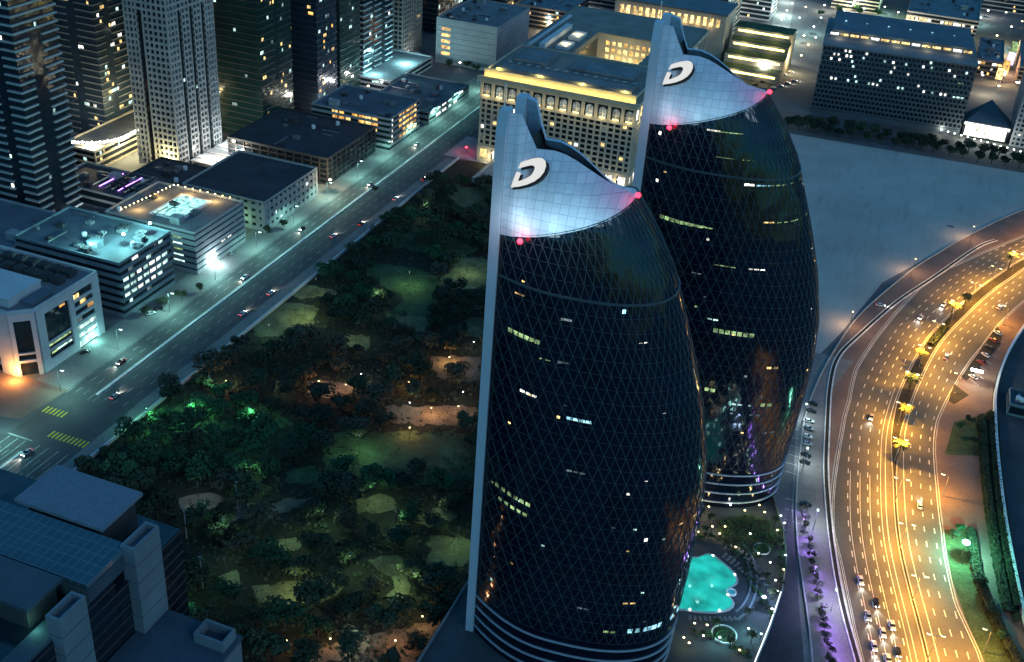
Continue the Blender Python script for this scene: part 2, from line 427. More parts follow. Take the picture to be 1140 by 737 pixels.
for x in (-287.4,-283.6,-280.0,-273.5,-269.6,-265,-260.6): mk.sheet([(x-.2,228),(x+.2,228),(x+.2,262),(x-.2,262)], 0.04)
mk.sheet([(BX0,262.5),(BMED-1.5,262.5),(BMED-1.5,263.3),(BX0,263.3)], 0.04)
struct(mk.build('lane_and_trail_lines', 'faded_paint'))
mk = MB()
for (xa, xb, yy) in ((-288,-278,281.5),(-275,-259,269.5)):
    x = xa
    while x < xb: mk.sheet([(x,yy-2.0),(x+.75,yy-2.0),(x+.75,yy+2.0),(x,yy+2.0)], 0.045); x += 1.75
struct(mk.build('crosswalk_markings', 'yellow_paint'))
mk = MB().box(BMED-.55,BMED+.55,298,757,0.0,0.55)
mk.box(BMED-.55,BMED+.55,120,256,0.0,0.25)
tag(mk.build('light_trail_strip','paint'), 'long pale strip standing in for a light trail along the straight boulevard', 'light trail strip')  # raised white strip painted in place of a headlight trail
tag(MB().box(-251.9,-251.0,120,603,0.0,1.5).build('park_wall','pale'), 'long low pale blue wall between the park trees and the boulevard pavement', 'wall')

# ---- park floor
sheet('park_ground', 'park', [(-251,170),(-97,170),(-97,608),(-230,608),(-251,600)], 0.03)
LZ = .05
for pts, m in ((((280,345),(312,338),(350,340),(345,362),(318,372),(285,372)),'lawn'),
    (((408,292),(470,300),(492,318),(482,345),(455,362),(430,352),(448,330),(412,312)),'green_lawn'),
    (((440,352),(478,354),(470,368),(436,366)),'lawn'),
    (((520,286),(548,292),(540,318),(500,322),(492,308)),'lawn'),
    (((520,352),(540,356),(536,376),(520,372)),'lawn'),
    (((480,398),(535,398),(532,424),(488,420)),'path'),
    (((342,425),(392,428),(384,442),(350,440)),'path'),
    (((430,452),(536,454),(534,472),(440,470)),'path'),
    (((365,482),(538,486),(534,532),(380,545),(360,520)),'green_lawn'),
    (((250,566),(330,555),(352,560),(300,575),(255,580)),'path'),
    (((480,598),(525,600),(520,628),(478,632)),'lawn'),
    (((284,653),(376,646),(364,668),(290,672)),'lawn'),
    (((408,622),(440,618),(458,640),(450,668),(424,668),(440,648)),'lawn'),
    (((350,720),(520,690),(500,737),(350,737)),'path'),
    (((205,445),(300,455),(340,500),(250,520),(160,500)),'green_lawn'),
    (((505,205),(545,215),(540,240),(500,232)),'lawn'),
    (((430,250),(520,262),(520,285),(440,275)),'green_lawn'),
    (((330,318),(372,322),(366,333),(326,331)),'lawn'),(((385,372),(412,376),(408,392),(380,388)),'lawn'),(((196,556),(240,548),(246,562),(204,572)),'path'),
    (((300,602),(330,598),(338,610),(306,616)),'lawn'),(((240,640),(262,634),(268,650),(244,654)),'lawn'),(((392,556),(430,552),(440,566),(402,572)),'lawn'),(((318,525),(350,520),(356,534),(324,540)),'green_lawn'),(((462,572),(500,566),(504,580),(470,586)),'lawn')):
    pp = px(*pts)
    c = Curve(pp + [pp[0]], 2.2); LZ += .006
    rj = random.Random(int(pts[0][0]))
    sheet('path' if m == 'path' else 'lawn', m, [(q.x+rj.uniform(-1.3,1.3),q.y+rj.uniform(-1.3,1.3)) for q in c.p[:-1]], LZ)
# ---- walled forecourt between park and hotel
sheet('plaza', 'concrete', [(-262,603.5),(-120,603.5),(-120,640),(-262,640)], 0.06)
tag(MB().box(-230,-120,572,573,0,3.4).box(-230,-229,573,603,0,3.4).build('forecourt_wall','concrete'), 'grey concrete wall closing the far end of the tree park', 'wall')
sheet('plaza', 'concrete', [(-229,573),(-120,573),(-120,603.4),(-229,603.4)], 2.2, 1)

# ---- sand lot and its edges
sheet('sand_lot', 'sand', [(-140,430),(-30,430)] + px((905,402),(935,372),(982,315),(1050,277),(1140,237)) + [(150,760),(150,792),(78,768),(-70,760),(-140,755)], 0.05)

# ---- curved road on the right
MED = Curve([(66,200),(61,225),(52.5,262),(45.4,294.3),(42.3,307),(35.4,334.4),(31.3,355.1),(28.1,381.5),(25.6,412.7),(25.8,433.8),(27.9,460),(33,495),(39.4,522),(55.3,571),(67.5,600.5),(78,624.2),(104,675),(140,730),(190,790)])
def edge_tab(pts):
    t = sorted(MED.near(*G(x,y,0)) for x,y in pts)
    return lambda l: lerp_tab(t, l)
def lerp_tab(tab, z):
    if z <= tab[0][0]: return tab[0][1]
    for (a,b),(c,d) in zip(tab, tab[1:]):
        if z <= c: return b+(d-b)*(z-a)/(c-a)
    return tab[-1][1]
wl = edge_tab(((958,737),(949,702),(934,626),(925,590),(926,542),(936,480),(944,446),(952,410),(986,361),(1021,322),(1056,298),(1106,276),(1140,262)))
el = edge_tab(((1092,731),(1065,673),(1050,593),(1044,542),(1044,470),(1067,424),(1092,389),(1113,361),(1140,336)))
struct(MED.ribbon(MB(), wl, el, 0.03).build('road', 'asphalt_gold'))
sheet('service_pavement', 'paving_red', [(p.x,p.y) for p in (MED.off(i,-36.5) for i in range(len(MED.p)))] + [(p.x,p.y) for p in (MED.off(i, wl(MED.L[i])) for i in range(len(MED.p)-1,-1,-1))], 0.13, 1)
sheet('pavement', 'paving_red', [(p.x,p.y) for p in (MED.off(i, el(MED.L[i])+.4) for i in range(len(MED.p)-22))] + [(110,560),(110,200)], 0.13, 1)
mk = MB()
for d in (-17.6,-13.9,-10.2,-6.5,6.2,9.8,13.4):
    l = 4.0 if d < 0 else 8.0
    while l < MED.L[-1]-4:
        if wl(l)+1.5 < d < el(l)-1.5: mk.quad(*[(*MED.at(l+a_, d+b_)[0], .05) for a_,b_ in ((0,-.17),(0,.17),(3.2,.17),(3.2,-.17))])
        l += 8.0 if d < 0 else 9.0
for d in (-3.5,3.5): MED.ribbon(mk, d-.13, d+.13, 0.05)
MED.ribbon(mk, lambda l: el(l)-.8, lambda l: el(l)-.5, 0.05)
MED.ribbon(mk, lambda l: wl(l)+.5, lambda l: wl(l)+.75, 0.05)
for d in (-17.6,-13.9,-10.2): MED.ribbon(mk, d+.75, d+.95, 0.05, 20, 190)  # solid white lines painted where headlight trails run
MED.ribbon(mk, -5.4, -5.2, 0.05, 20, 260); MED.ribbon(mk, lambda l: wl(l)+1.1, lambda l: wl(l)+1.3, 0.05)  # more solid paint standing in for headlight trails
struct(mk.build('lane_and_trail_lines', 'paint'))
# median strip with kerbs
def mw(l): return 0.75 + 2.05*min(max((l-190)/60, 0), 1)
kb = MB()
MED.ribbon(kb, lambda l: mw(l)-.35, mw, 0.0, h=0.3); MED.ribbon(kb, lambda l: -mw(l), lambda l: -mw(l)+.35, 0.0, h=0.3)
MED.ribbon(kb, el, lambda l: el(l)+.4, 0.0, h=0.2); MED.ribbon(kb, lambda l: wl(l)-.4, wl, 0.0, h=0.2)
MED.ribbon(kb, -36.9, -36.4, 0.0, h=0.7)
struct(kb.build('kerb', 'kerb'))
struct(MED.ribbon(MB(), lambda l: -mw(l)+.36, lambda l: mw(l)-.36, 0.18).build('median_bed', 'soil'))
kb = MB()
for l in (262, 284, 306, 329, 352, 376, 400): MED.ribbon(kb, -2.4, 2.4, 0.24, l, l+4.1)
struct(kb.build('median_crossing', 'kerb'))
# double kerb of the service lane
SV = Curve(px((1110,268),(1088,277),(1040,310),(1000,337),(960,372),(935,398),(926,430),(923,480),(922,530),(928,600),(940,670),(958,737),(972,790)))
kb = MB()
SV.ribbon(kb, -.45, .15, 0.13, h=.25); SV.ribbon(kb, 1.5, 1.9, 0.13, h=.25)
struct(kb.build('kerb', 'paint'))
struct(SV.ribbon(MB(), 0.16, 1.49, 0.2).build('verge', 'soil'))
# bays on the service pavement
mk = MB()
for py in (452,461,470,480,490,500,510,520,530,560,572,584,596):
    x, y = G(893, py); mk.sheet([(x-6.5,y-.1),(x-1.2,y-.1),(x-1.2,y+.1),(x-6.5,y+.1)], 0.15)
struct(mk.build('bay_markings', 'paint'))
sheet('service_lot', 'paving', [(-16.5,470),(2.5,470)] + px((921,440),(920,530),(926,600),(936,670),(952,737)) + [(26,262),(6,262),(-4,330),(-13,400)], 0.145, 1)
# green verges right of the road
for pts, m in ((((1062,470),(1094,462),(1092,508),(1052,506)),'green_lawn'),
               (((1050,590),(1078,590),(1086,640),(1110,690),(1140,735),(1140,760),(1100,745),(1075,690),(1058,640)),'green_lawn'),
               (((1088,462),(1108,458),(1113,560),(1128,640),(1140,690),(1128,695),(1108,640),(1094,560)),'green_lawn')):
    sheet('lawn', m, px(*pts), 0.17, 1)
for pts in (((1110,364),(1116,372),(1113,384),(1100,400),(1076,424),(1070,420),(1090,392)), ((1062,428),(1078,440),(1062,450),(1056,446))):
    sheet('planting_bed', 'soil', px(*pts), 0.3, 1)
mk = MB()
for k in range(7):
    x0, y0 = G(1077+4.6*k, 420-8.0*k); x1, y1 = G(1090+4.6*k, 430-8.0*k)
    n = Vector((-(y1-y0), x1-x0)).normalized()*0.1
    mk.sheet([(x0-n.x,y0-n.y),(x0+n.x,y0+n.y),(x1+n.x,y1+n.y),(x1-n.x,y1-n.y)], 0.155)
struct(mk.build('bay_markings', 'paint'))
# dark service road behind the sand lot and streets of the far district
sheet('far_road', 'asphalt', [(-130,768),(-78,768),(82,812),(82,830),(-130,800)], 0.03)
sheet('far_road', 'asphalt', [(-128,800),(-98,800),(-140,1200),(-170,1200)], 0.03)
sheet('promenade', 'paving', [(-118,905),(-104,905),(-136,1190),(-154,1190)], 0.06)
sheet('far_road', 'asphalt', [(-360,850),(-300,850),(-420,1500),(-520,1500)], 0.03)
sheet('plaza', 'paving', [(-392,506),(-352,506),(-352,556),(-392,556)], 0.05)

for i,(a,b,w_) in enumerate(((1058,252,2.5),(960,210,1.2))):
    x,y = G(a,b,0); rj = random.Random(i); sheet('stain','asphalt',[(x+w_*math.cos(t_*.7)*rj.uniform(.5,1),y+.8*w_*math.sin(t_*.7)*rj.uniform(.4,1)) for t_ in range(9)],.07+.004*i)

# ================================================================== TWIN TOWERS
VC = 10.0
LT = [(0,57.5),(25,58.5),(45,59.5),(65,60),(80,59),(97,55.5),(112,51),(125,46.5),(135,43),(145,37.5),(155,30.5)]
DT = [(0,20.5),(80,20.5),(110,18),(135,15),(150,12.8),(156,12)]
def zc(s): return 143.0 + 11.5*s**1.15
def plan(s, z, side):      # side -1 front, +1 back
    L = lerp_tab(LT, z); d = lerp_tab(DT, z); g0 = VC/d
    if s < .42: g = g0+(1-g0)*(1-((.42-s)/.42)**2)
    else: g = max(0.0, 1-((s-.42)/.58)**2.6)**(1/2.2)
    return (L*s, VC+side*d*g)
NS = 26
def s_of(k, n):            # denser sampling towards the round end, signed loop index
    t = k/n; return 1-(1-t)**1.7
def wall_pt(k, n, z, grow=0.0):   # k in 0..2n : front from blade to tip, back from tip to blade
    if k <= n: s, side = s_of(k, n), -1
    else: s, side = s_of(2*n-k, n), 1
    z = min(z, zc(s))
    p = plan(s, z, side)
    if grow:
        q = Vector((p[0]-lerp_tab(LT, z)*.45, p[1]-VC)); q = q*(1+grow/max(q.length,1)); p = (q.x+lerp_tab(LT, z)*.45, q.y+VC)
    return (p[0], p[1], z)
FLOOR = 3.75
def tower_meshes():
    t = {}
    mb = MB(); rows = []; z = 6.0
    while z < 157: rows.append([wall_pt(k, NS, z) for k in range(2*NS+1)]); z += FLOOR
    mb.grid(rows); t['curtain_wall'] = mb.mesh('curtain_wall', 'glass_tower', True)
    # triangulated grid of mullions
    mb = MB(); N = 23; lv = []; z = 27.0; zz = []
    while z < 157: zz.append(z); z += FLOOR
    def node(j, h):
        k = j/2.0
        kk = min(max(k, 0), 2*N)
        if kk <= N: s, side = s_of(kk, N), -1
        else: s, side = s_of(2*N-kk, N), 1
        zt = zc(s); z = min(h, zt); p = plan(s, z, side)
        q = Vector((p[0]-lerp_tab(LT, z)*.45, p[1]-VC)); q *= (1+.10/max(q.length,1))
        return Vector((q.x+lerp_tab(LT, z)*.45, q.y+VC, z)), h <= zt+FLOOR
    for i, h in enumerate(zz):
        o = i % 2
        for j in range(o, 4*N-1, 2):
            a, ok = node(j, h)
            if not ok: continue
            b, _ = node(min(j+2, 4*N), h); mb.tube(a, b, .06, n=4, cap=False)
            if i+1 < len(zz):
                for dj in (-1, 1):
                    if 0 <= j+dj <= 4*N:
                        c, _ = node(j+dj, zz[i+1]); mb.tube(a, c, .10, n=4, cap=False)
    t['diagrid'] = mb.mesh('diagrid', 'mullion')
    rings = []
    for z in (12.2, 16.2, 20.2, 24.2):
        mb = MB()
        lo = [wall_pt(k, NS, z, .45) for k in range(2*NS+1)]; hi = [(p[0],p[1],z+.42) for p in lo]
        li = [wall_pt(k, NS, z, -.2) for k in range(2*NS+1)]; hj = [(p[0],p[1],z+.42) for p in li]
        mb.grid([li, lo, hi, hj]); rings.append(mb.mesh('ring_band', 'ring'))
    t['rings'] = rings
    mb = MB()
    lo = [wall_pt(k, NS, 131.5, .28) for k in range(2*NS+1)]; hi = [(p[0],p[1],132.1) for p in lo]
    li = [wall_pt(k, NS, 131.5, -.1) for k in range(2*NS+1)]; hj = [(p[0],p[1],132.1) for p in li]
    mb.grid([li, lo, hi, hj]); t['belt'] = mb.mesh('belt_band', 'mullion')
    # blade (end wall)
    prof = [(-1.2,4),(-1.2,168),(0.6,173.6),(4.2,173.6),(6.0,166.2),(14,166.2),(15.6,172.2),(19.0,172.2),(21.0,167),(21.2,4)]
    mb = MB(); i = 0; n = len(prof)
    mb.v = [(-2.2,v,z) for v,z in prof]+[(0.25,v,z) for v,z in prof]
    mb.f = [tuple(range(n)), tuple(range(2*n-1, n-1, -1))]+[(k,(k+1)%n+0 if False else k, k, k) for k in ()]
    for k in range(n): j = (k+1)%n; mb.f.append((k, k+n, j+n, j))
    t['blade'] = mb.mesh('blade_wall', 'blade')
    # sails
    top = [(0.3,1.4,173.0),(2.8,2.6,172.6),(4.6,4.0,168.0),(6.4,5.0,164.0),(8.2,5.7,163.9),(10.5,6.3,163.8),(13.2,6.8,163.1),(16,7.2,161.8),(18.6,7.6,160.3),(21.6,8.3,158.5),(25,9.2,156.5),(27.6,9.45,155.8),(29.6,9.55,155.2),(30.9,9.6,154.9)]
    RISE = [0,0,.1,.3,.7,.9,.9,.8,.6,.4,.4,.5,.6,.8]
    def sail(sg):
        outer = []; inner = []
        n = len(top); K = 12
        L0 = [lerp_tab(LT, zc(1.0))]
        for r in range(K+1):
            t_ = r/K; ro = []; ri = []
            for i,(u,v,z) in enumerate(top):
                s = min(1.0, u/30.9)
                # bottom point on the glass line
                for _ in range(1):
                    zb = zc(s)-.35; pb = plan(s, zb, -1); pb = (pb[0]*(30.9/ L0[0]) if False else pb[0], pb[1])
                bul = math.sin(math.pi*t_)*1.0*(1-s*.8)
                p = Vector((pb[0]+(u-pb[0])*t_, pb[1]-.25+(v-pb[1]+.25)*t_-bul, zb+(z-zb)*t_))
                q = p+Vector((0,(1.9 if sg > 0 else .5)*(1-min(s,1)**.7)*(t_ if sg > 0 else 1)+.04,-.12))
                if sg > 0: p.y = 2*VC-p.y; q.y = 2*VC-q.y; 
                if sg > 0:
                    p.z += (RISE[i]-1.0)*t_; q.z += (RISE[i]-1.0)*t_
                ro.append(p); ri.append(q)
            outer.append(ro); inner.append(ri)
        mb = MB(); mb.grid(outer); mb.grid(inner)
        mb.grid([outer[0], inner[0]]); mb.grid([outer[-1], inner[-1]])
        mb.grid([[r[0] for r in outer],[r[0] for r in inner]]); mb.grid([[r[-1] for r in outer],[r[-1] for r in inner]])
        return mb.mesh('crown_sail', 'sail')
    t['sail_f'] = sail(-1); t['sail_b'] = sail(1)
    # sheet coloured black for the shade in the slot between the sails
    mb = MB(); fr = []; bk = []
    for u, v, z in top[2:]:
        s = min(1.0, u/30.9); zz = z-min(2.6, .55*max(z-zc(s), 0)); fr.append((u, v+.12, zz)); bk.append((u, 2*VC-v-.12, zz))
    mb.grid([fr, bk]); t['slot'] = mb.mesh('slot_shade_sheet', 'black')
    # roof deck hidden under the sails, keeps the glass body closed
    mb = MB(); fr = []; bk = []
    for i in range(15):
        s = i/14; z = zc(s)-.5; a = plan(s, z, -1); b = plan(s, z, 1); fr.append((a[0]*.99,a[1]+.2,z)); bk.append((b[0]*.99,b[1]-.2,z))
    mb.grid([fr, bk]); t['deck'] = mb.mesh('roof_deck', 'dark_roof')
    mb = MB().tube((-1.0,1.0,173.4),(-1.0,1.0,179.5),.16,.10); mb.box(-1.2,-.8,.8,1.2,179.3,179.9); t['mast'] = mb.mesh('mast', 'white')
    return t
TM = tower_meshes()
# the letter on the crown: measured on the near tower, laid on the sail's lean
D_OUT = [(207,373),(194,408),(183,438),(217,434),(250,426),(280,413),(303,396),(320,374),(328,350),(326,331),(316,320),(300,316),(270,320),(236,331),(209,341),(199,362)]
D_IN  = [(226,378),(218,399),(213,411),(222,410),(238,404),(254,396),(266,388),(275,376),(281,363),(281,354),(277,349),(269,347),(256,349),(240,353),(222,358),(203,364)]
TBASE = Vector((-86.5, 235.0, 0.0)); TROT = R(5.0)
TW = Matrix.Translation(TBASE) @ Matrix.Rotation(TROT, 4, 'Z'); TWI = TW.inverted()
def letter_mesh():
    pn = Vector((0,-1,.42)).normalized(); p0 = Vector((5,.2,157.5))
    cl = TWI @ CAMPOS
    def hit(zx, zy):
        d = (TWI.to_3x3() @ ray(520+zx/3.683, 90+zy/3.683)); t = (p0-cl).dot(pn)/d.dot(pn); return cl+d*t
    O = [hit(*p) for p in D_OUT]; I = [hit(*p) for p in D_IN]; n = len(O)
    face = MB(); f = pn*1.15; b = pn*-1.2
    face.grid([[o+f for o in O],[i+f for i in I]])
    ret = MB()
    dn = Vector((.42,0,-.5)); O = [o+dn for o in O]; I = [i+dn for i in I]
    Of = [o+pn*.87 for o in O]; If = [i+pn*.87 for i in I]; Ob = [o+b for o in O]; Ib = [i+b for i in I]
    ret.grid([If, Of, Ob, Ib, If]); ret.quad(Of[0],If[0],Ib[0],Ob[0]); ret.quad(Of[-1],If[-1],Ib[-1],Ob[-1])
    return face.mesh('letter_face','sign'), ret.mesh('letter','black')
LF, LRET = letter_mesh()
UNIT = {}
def unit_box(mat):
    if mat not in UNIT: UNIT[mat] = MB().box(-.5,.5,-.5,.5,-.5,.5).mesh('lit_window', mat)
    return UNIT[mat]
def tower(label, loc, rz, lits, seed, sc=1.0, scy=1.0):
    rnd = random.Random(seed)
    t = thing('skyscraper', label, 'skyscraper', loc, rz, 'twin lens-shaped towers'); t.scale = (sc, scy, 1)
    cw = put('curtain_wall', TM['curtain_wall'], t)
    put('diagrid', TM['diagrid'], cw); put('blade_wall', TM['blade'], t)
    for r in TM['rings']: put('ring_band', r, t)
    put('belt_band', TM['belt'], t)
    put('roof_deck', TM['deck'], t); put('slot_shade_sheet', TM['slot'], t); put('mast', TM['mast'], t)
    sf = put('crown_sail', TM['sail_f'], t); put('crown_sail', TM['sail_b'], t)
    l = put('letter', LRET, sf); put('letter_face', LF, sf) 
    put('warning_light', MB().lathe([(.0,-.7),(.5,-.5),(.7,0),(.5,.5),(0,.7)], 10).mesh('warning_light','g_red'), t, (6.5,plan(.2,143,-1)[1]-2.0,144.0))
    put('warning_light', MB().lathe([(.0,-.7),(.5,-.5),(.7,0),(.5,.5),(0,.7)], 10).mesh('warning_light','g_red'), t, (31.6,VC-3.2,156.0))
    lamp('POINT', (6.0,plan(.2,143,-1)[1]-3.4,145.0), 170*LP, (1,.01,.03), t, .5)
    lamp('POINT', (31.0,VC-7.0,158.0), 170*LP, (1,.01,.03), t, .5)
    # lit offices behind the glass: (px in the photo, n panes, material)
    inv = (Matrix.Translation(Vector(loc)) @ Matrix.Rotation(rz, 4, 'Z')).inverted(); c0 = inv @ CAMPOS
    def s_at(pxx, pyy):
        d = (inv.to_3x3() @ ray(pxx, pyy)).normalized(); best = None
        tt = 150.0
        while tt < 520:
            p = c0+d*tt; z = p.z
            if 8 < z < zc(1):
                L = lerp_tab(LT, z)*sc; s = p.x/L
                if 0 <= s <= 1:
                    v = plan(s, z, -1)[1]
                    if p.y > v*scy: return s, z
            tt += .25
        return None
    for (a, b, n, mat, hh) in lits:
        h = s_at(a, b)
        if not h: continue
        s, z = h; z = 27+round((z-27-.6)/FLOOR)*FLOOR+.6
        for k in range(n):
            p = plan(min(s,.995), z+1.2, -1); p2 = plan(min(s+.012,.999), z+1.2, -1)
            ang = math.atan2(p2[1]-p[1], p2[0]-p[0])
            o = put('lit_window', unit_box(mat), cw, (p[0]+math.sin(ang)*.03, p[1]-math.cos(ang)*.03, z+hh*.4), (0,0,ang), (1.35 if n > 1 else .8, .06, hh*.75))
            s += 1.75/58/max(.3, math.cos(ang))
    return t
rw = random.Random(3)
lit1 = [(568,370,6,'e_green',1.6),(582,432,3,'e_white',.9),(590,436,1,'e_warm',.7),(622,466,1,'e_warm',1),(634,468,4,'e_blue',1.6),(642,473,3,'e_cool',1.0),
        (553,545,6,'e_green',1.5),(557,553,5,'e_green',1.3),(695,348,1,'e_blue',2.4),(688,345,1,'e_white',.8),(714,383,1,'e_white',1.2),(720,388,1,'e_white',1.4),(675,700,2,'e_green',.9),
        (701,704,4,'e_blue',2.0),(723,702,4,'e_blue',2.0),(741,466,1,'e_white',1.2),(719,603,1,'e_white',1.4),(720,531,1,'e_white',1),(624,407,2,'e_dim',1.4),(630,447,1,'e_cool',.6),
        (547,644,1,'e_cool',1.3),(634,524,3,'e_dim',1.2),(628,360,2,'e_dim',1.6),(700,552,1,'e_white',.9),(570,625,1,'e_orange',.7),(683,311,1,'e_white',.9),(731,480,1,'e_white',.9)]
for _ in range(26): lit1.append((rw.randint(545,770), rw.randint(300,720), rw.choice((1,1,1,2)), rw.choice(('e_dim','e_dim','e_cool','e_warm','e_green')), .6))
tower('nearer dark glass tower with white fin crown and letter D, at the bottom edge', TBASE, TROT, lit1, 1)
T2 = Vector((-75.0, 331.5, 0.0))
lit2 = [(790,143,3,'e_white',1.6),(802,147,6,'e_green',1.4),(849,152,1,'e_white',1.2),(800,174,4,'e_green',1.2),(830,178,5,'e_green',1.2),(832,208,2,'e_white',1.8),(846,212,3,'e_blue',1.6),
        (860,207,8,'e_green',1.6),(737,240,9,'e_green',1.6),(768,249,5,'e_green',1.3),(853,246,2,'e_warm',1.6),(868,248,4,'e_green',1.4),(887,247,5,'e_green',1.6),(788,276,1,'e_white',1.8),(798,291,4,'e_green',1.0),
        (836,296,3,'e_white',1.3),(878,285,1,'e_white',1),(790,361,2,'e_cool',1.2),(797,366,7,'e_green',2.0),(858,363,1,'e_cool',.8),(735,148,1,'e_white',1.5),(731,208,1,'e_white',1.2),(848,455,2,'e_green',1.6),(856,412,2,'e_warm',1.0),
        (786,438,2,'e_green',1.6),(830,420,1,'e_dim',1),(908,252,1,'e_white',1.5),(904,340,1,'e_white',1.2),(907,350,1,'e_white',.9)]
for _ in range(40): lit2.append((rw.randint(740,905), rw.randint(150,500), rw.choice((1,1,2)), rw.choice(('e_dim','e_dim','e_cool','e_green','e_warm')), .6))
tower('farther dark glass tower with a white fin crown and letter D, beside the sand lot', T2, TROT, lit2, 2, 1.085, 1.03)

ORD = ['first','second','third','fourth','fifth','sixth','seventh','eighth','ninth','tenth','eleventh','twelfth','thirteenth','fourteenth','fifteenth','sixteenth','seventeenth','eighteenth','nineteenth','twentieth']
TENS = {2:'twenty',3:'thirty',4:'forty',5:'fifty',6:'sixty',7:'seventy',8:'eighty'}
def ORD2(n):
    if n <= 20: return ORD[n-1]
    return TENS[n//10]+'-'+ORD[n%10-1] if n % 10 else {30:'thirtieth',40:'fortieth',50:'fiftieth',60:'sixtieth',70:'seventieth',80:'eightieth'}[n]

# ================================================================== BUILDINGS
def pane(parent, mat, x, y, z, w, h, face, t=.08, name='lit_window'):
    """one lit window on a facade; face 's','n' look along y, 'e','w' along x"""
    sc = (w, t, h) if face in 'sn' else (t, w, h)
    return put(name, unit_box(mat), parent, (x, y, z), None, sc)
def building(name, label, cat, x0, x1, y0, y1, h, wall='concrete', glass='glass', roof='dark_roof', fl=3.6, sp=1.2, proud=.35,
             cols_s=((0,1),), cols_e=((0,1),), pier=0.0, bay=4.0, base=0.0, crown=0, lits=(), nlit=0, mats=('e_cool','e_warm'), seed=0,
             parapet=1.1, units=0, group=None, z0=0.0, kind='bands'):
    units = int(units*1.8)
    """a block with a glass core, storey bands on chosen column ranges of its faces, piers, parapet, rooftop plant"""
    rnd = random.Random(seed+int(abs(x0)*7+y0))
    t = thing(name, label, cat, (x0, y0, z0), 0, group)
    W = x1-x0; D = y1-y0
    core = MB().box(proud, W-proud, proud, D-proud, 0, h-.3).build('curtain_wall', glass, t)
    n = max(1, int(round((h-base)/fl))); fl = (h-base)/n
    mb = MB()
    def strip(a, b, side, za, zb, depth=None):
        d = proud if depth is None else depth
        if side == 's': mb.box(a, b, 0 if depth is None else proud-d, proud+.05, za, zb)
        if side == 'n': mb.box(a, b, D-proud-.05, D, za, zb)
        if side == 'e': mb.box(W-proud-.05, W-proud+d, a, b, za, zb)
        if side == 'w': mb.box(0, proud+.05, a, b, za, zb)
    for k in range(n):
        za = base+k*fl; zb = za+sp
        full = k >= n-crown
        for side, cols, ln in (('s',cols_s,W),('e',cols_e,D),('n',cols_s,W),('w',cols_e,D)):
            for a, b in (((0,1),) if full else cols):
                lo = a*ln; hi = b*ln
                if side in 'ew': lo = max(lo, proud+.06); hi = min(hi, ln-proud-.06)
                strip(lo, hi, side, za, zb)
    if base > 0:
        mb.box(0, W, 0, proud+.05, base-.8, base-.02); mb.box(W-proud-.05, W, proud+.06, D-proud-.06, base-.8, base-.02)
    top = h-.3
    if n <= 3: mb.box(-.02,.6,-.02,.6,0,top).box(W-.6,W+.02,-.02,.6,0,top).box(W-.6,W+.02,D-.6,D+.02,0,top).box(-.02,.6,D-.6,D+.02,0,top)
    mb.build('storey_bands', wall, t)
    if pier:
        mb = MB()
        for side, cols, ln in (('s',cols_s,W),('e',cols_e,D)):
            for a, b in cols:
                lo = a*ln; hi = b*ln; m = max(1, int(round((hi-lo)/bay)))
                for k in range(m+1):
                    c = lo+(hi-lo)*k/m; c = min(max(c, lo+pier/2), hi-pier/2)
                    if side == 's': mb.box(c-pier/2, c+pier/2, -.12, proud+.1, 0, top)
                    else:
                        c = min(max(c, pier/2+.15), D-pier/2-.15); mb.box(W-proud-.1, W+.12, c-pier/2, c+pier/2, 0, top)
        mb.build('pier', wall, t)['kind'] = 'stuff' if False else ''
    rf = MB().box(0, W, 0, D, h-.3, h).build('roof', roof, t)
    if parapet:
        mb = MB().box(0, W, 0, .4, h, h+parapet).box(0, W, D-.4, D, h, h+parapet).box(0, .4, .4, D-.4, h, h+parapet).box(W-.4, W, .4, D-.4, h, h+parapet)
        mb.build('parapet', wall, rf)
    for k in range(units):
        ux = rnd.uniform(2, max(2.5, W-6)); uy = rnd.uniform(2, max(2.5, D-6)); uw = rnd.uniform(2, 4.5); uh = rnd.uniform(1.2, 2.6)
        mb = MB().box(ux, ux+uw, uy, uy+uw*.8, h+.25, h+uh); mb.box(ux+.2, ux+uw-.2, uy+.2, uy+uw*.8-.2, h, h+.3)
        mb.lathe([(uw*.26,0),(uw*.26,.3),(uw*.2,.34)], 10, (ux+uw*.5, uy+uw*.4, h+uh))
        mb.build('air_handler', rnd.choice(('metal','grey_roof','dark_metal')), rf)
    if units:
        for k in range(4):
            ux = rnd.uniform(2, W-12); uy = rnd.uniform(2, D-4); ln_ = rnd.uniform(6, 14); mb = MB()
            if rnd.random() < .5: mb.box(ux, min(ux+ln_, W-1), uy, uy+.8, h+.2, h+.9)
            else: mb.box(ux, ux+.8, uy*.5, min(uy*.5+ln_, D-1), h+.2, h+.9)
            mb.build('duct','metal',rf)
        ux = rnd.uniform(3, W-9); uy = rnd.uniform(3, D-9); MB().box(ux,ux+5.5,uy,uy+4.5,h,h+3.2).box(ux-.2,ux+5.7,uy-.2,uy+4.7,h+3.2,h+3.45).build('stair_head',wall,rf)
        for k in range(2):
            ux = rnd.uniform(3, W-4); uy = rnd.uniform(3, D-4); MB().lathe([(1.2,0),(1.2,1.9),(.9,2.2),(0,2.3)],12,(ux,uy,h+.1)).build('water_tank','white',rf)
    def put_lit(face, fa, k, nb, mat, hh=None):
        za = base+k*fl+sp; hh = hh or (fl-sp)
        ln = W if face == 's' else D
        c = fa*ln
        if face == 's': pane(core, mat, c, proud-.02, za+hh/2+.02, nb, hh-.08, 's')
        else: pane(core, mat, W-proud+.02, c, za+hh/2+.02, nb, hh-.08, 'e')
    for (face, fa, k, w, mat) in lits: put_lit(face, fa, k, w, mat)
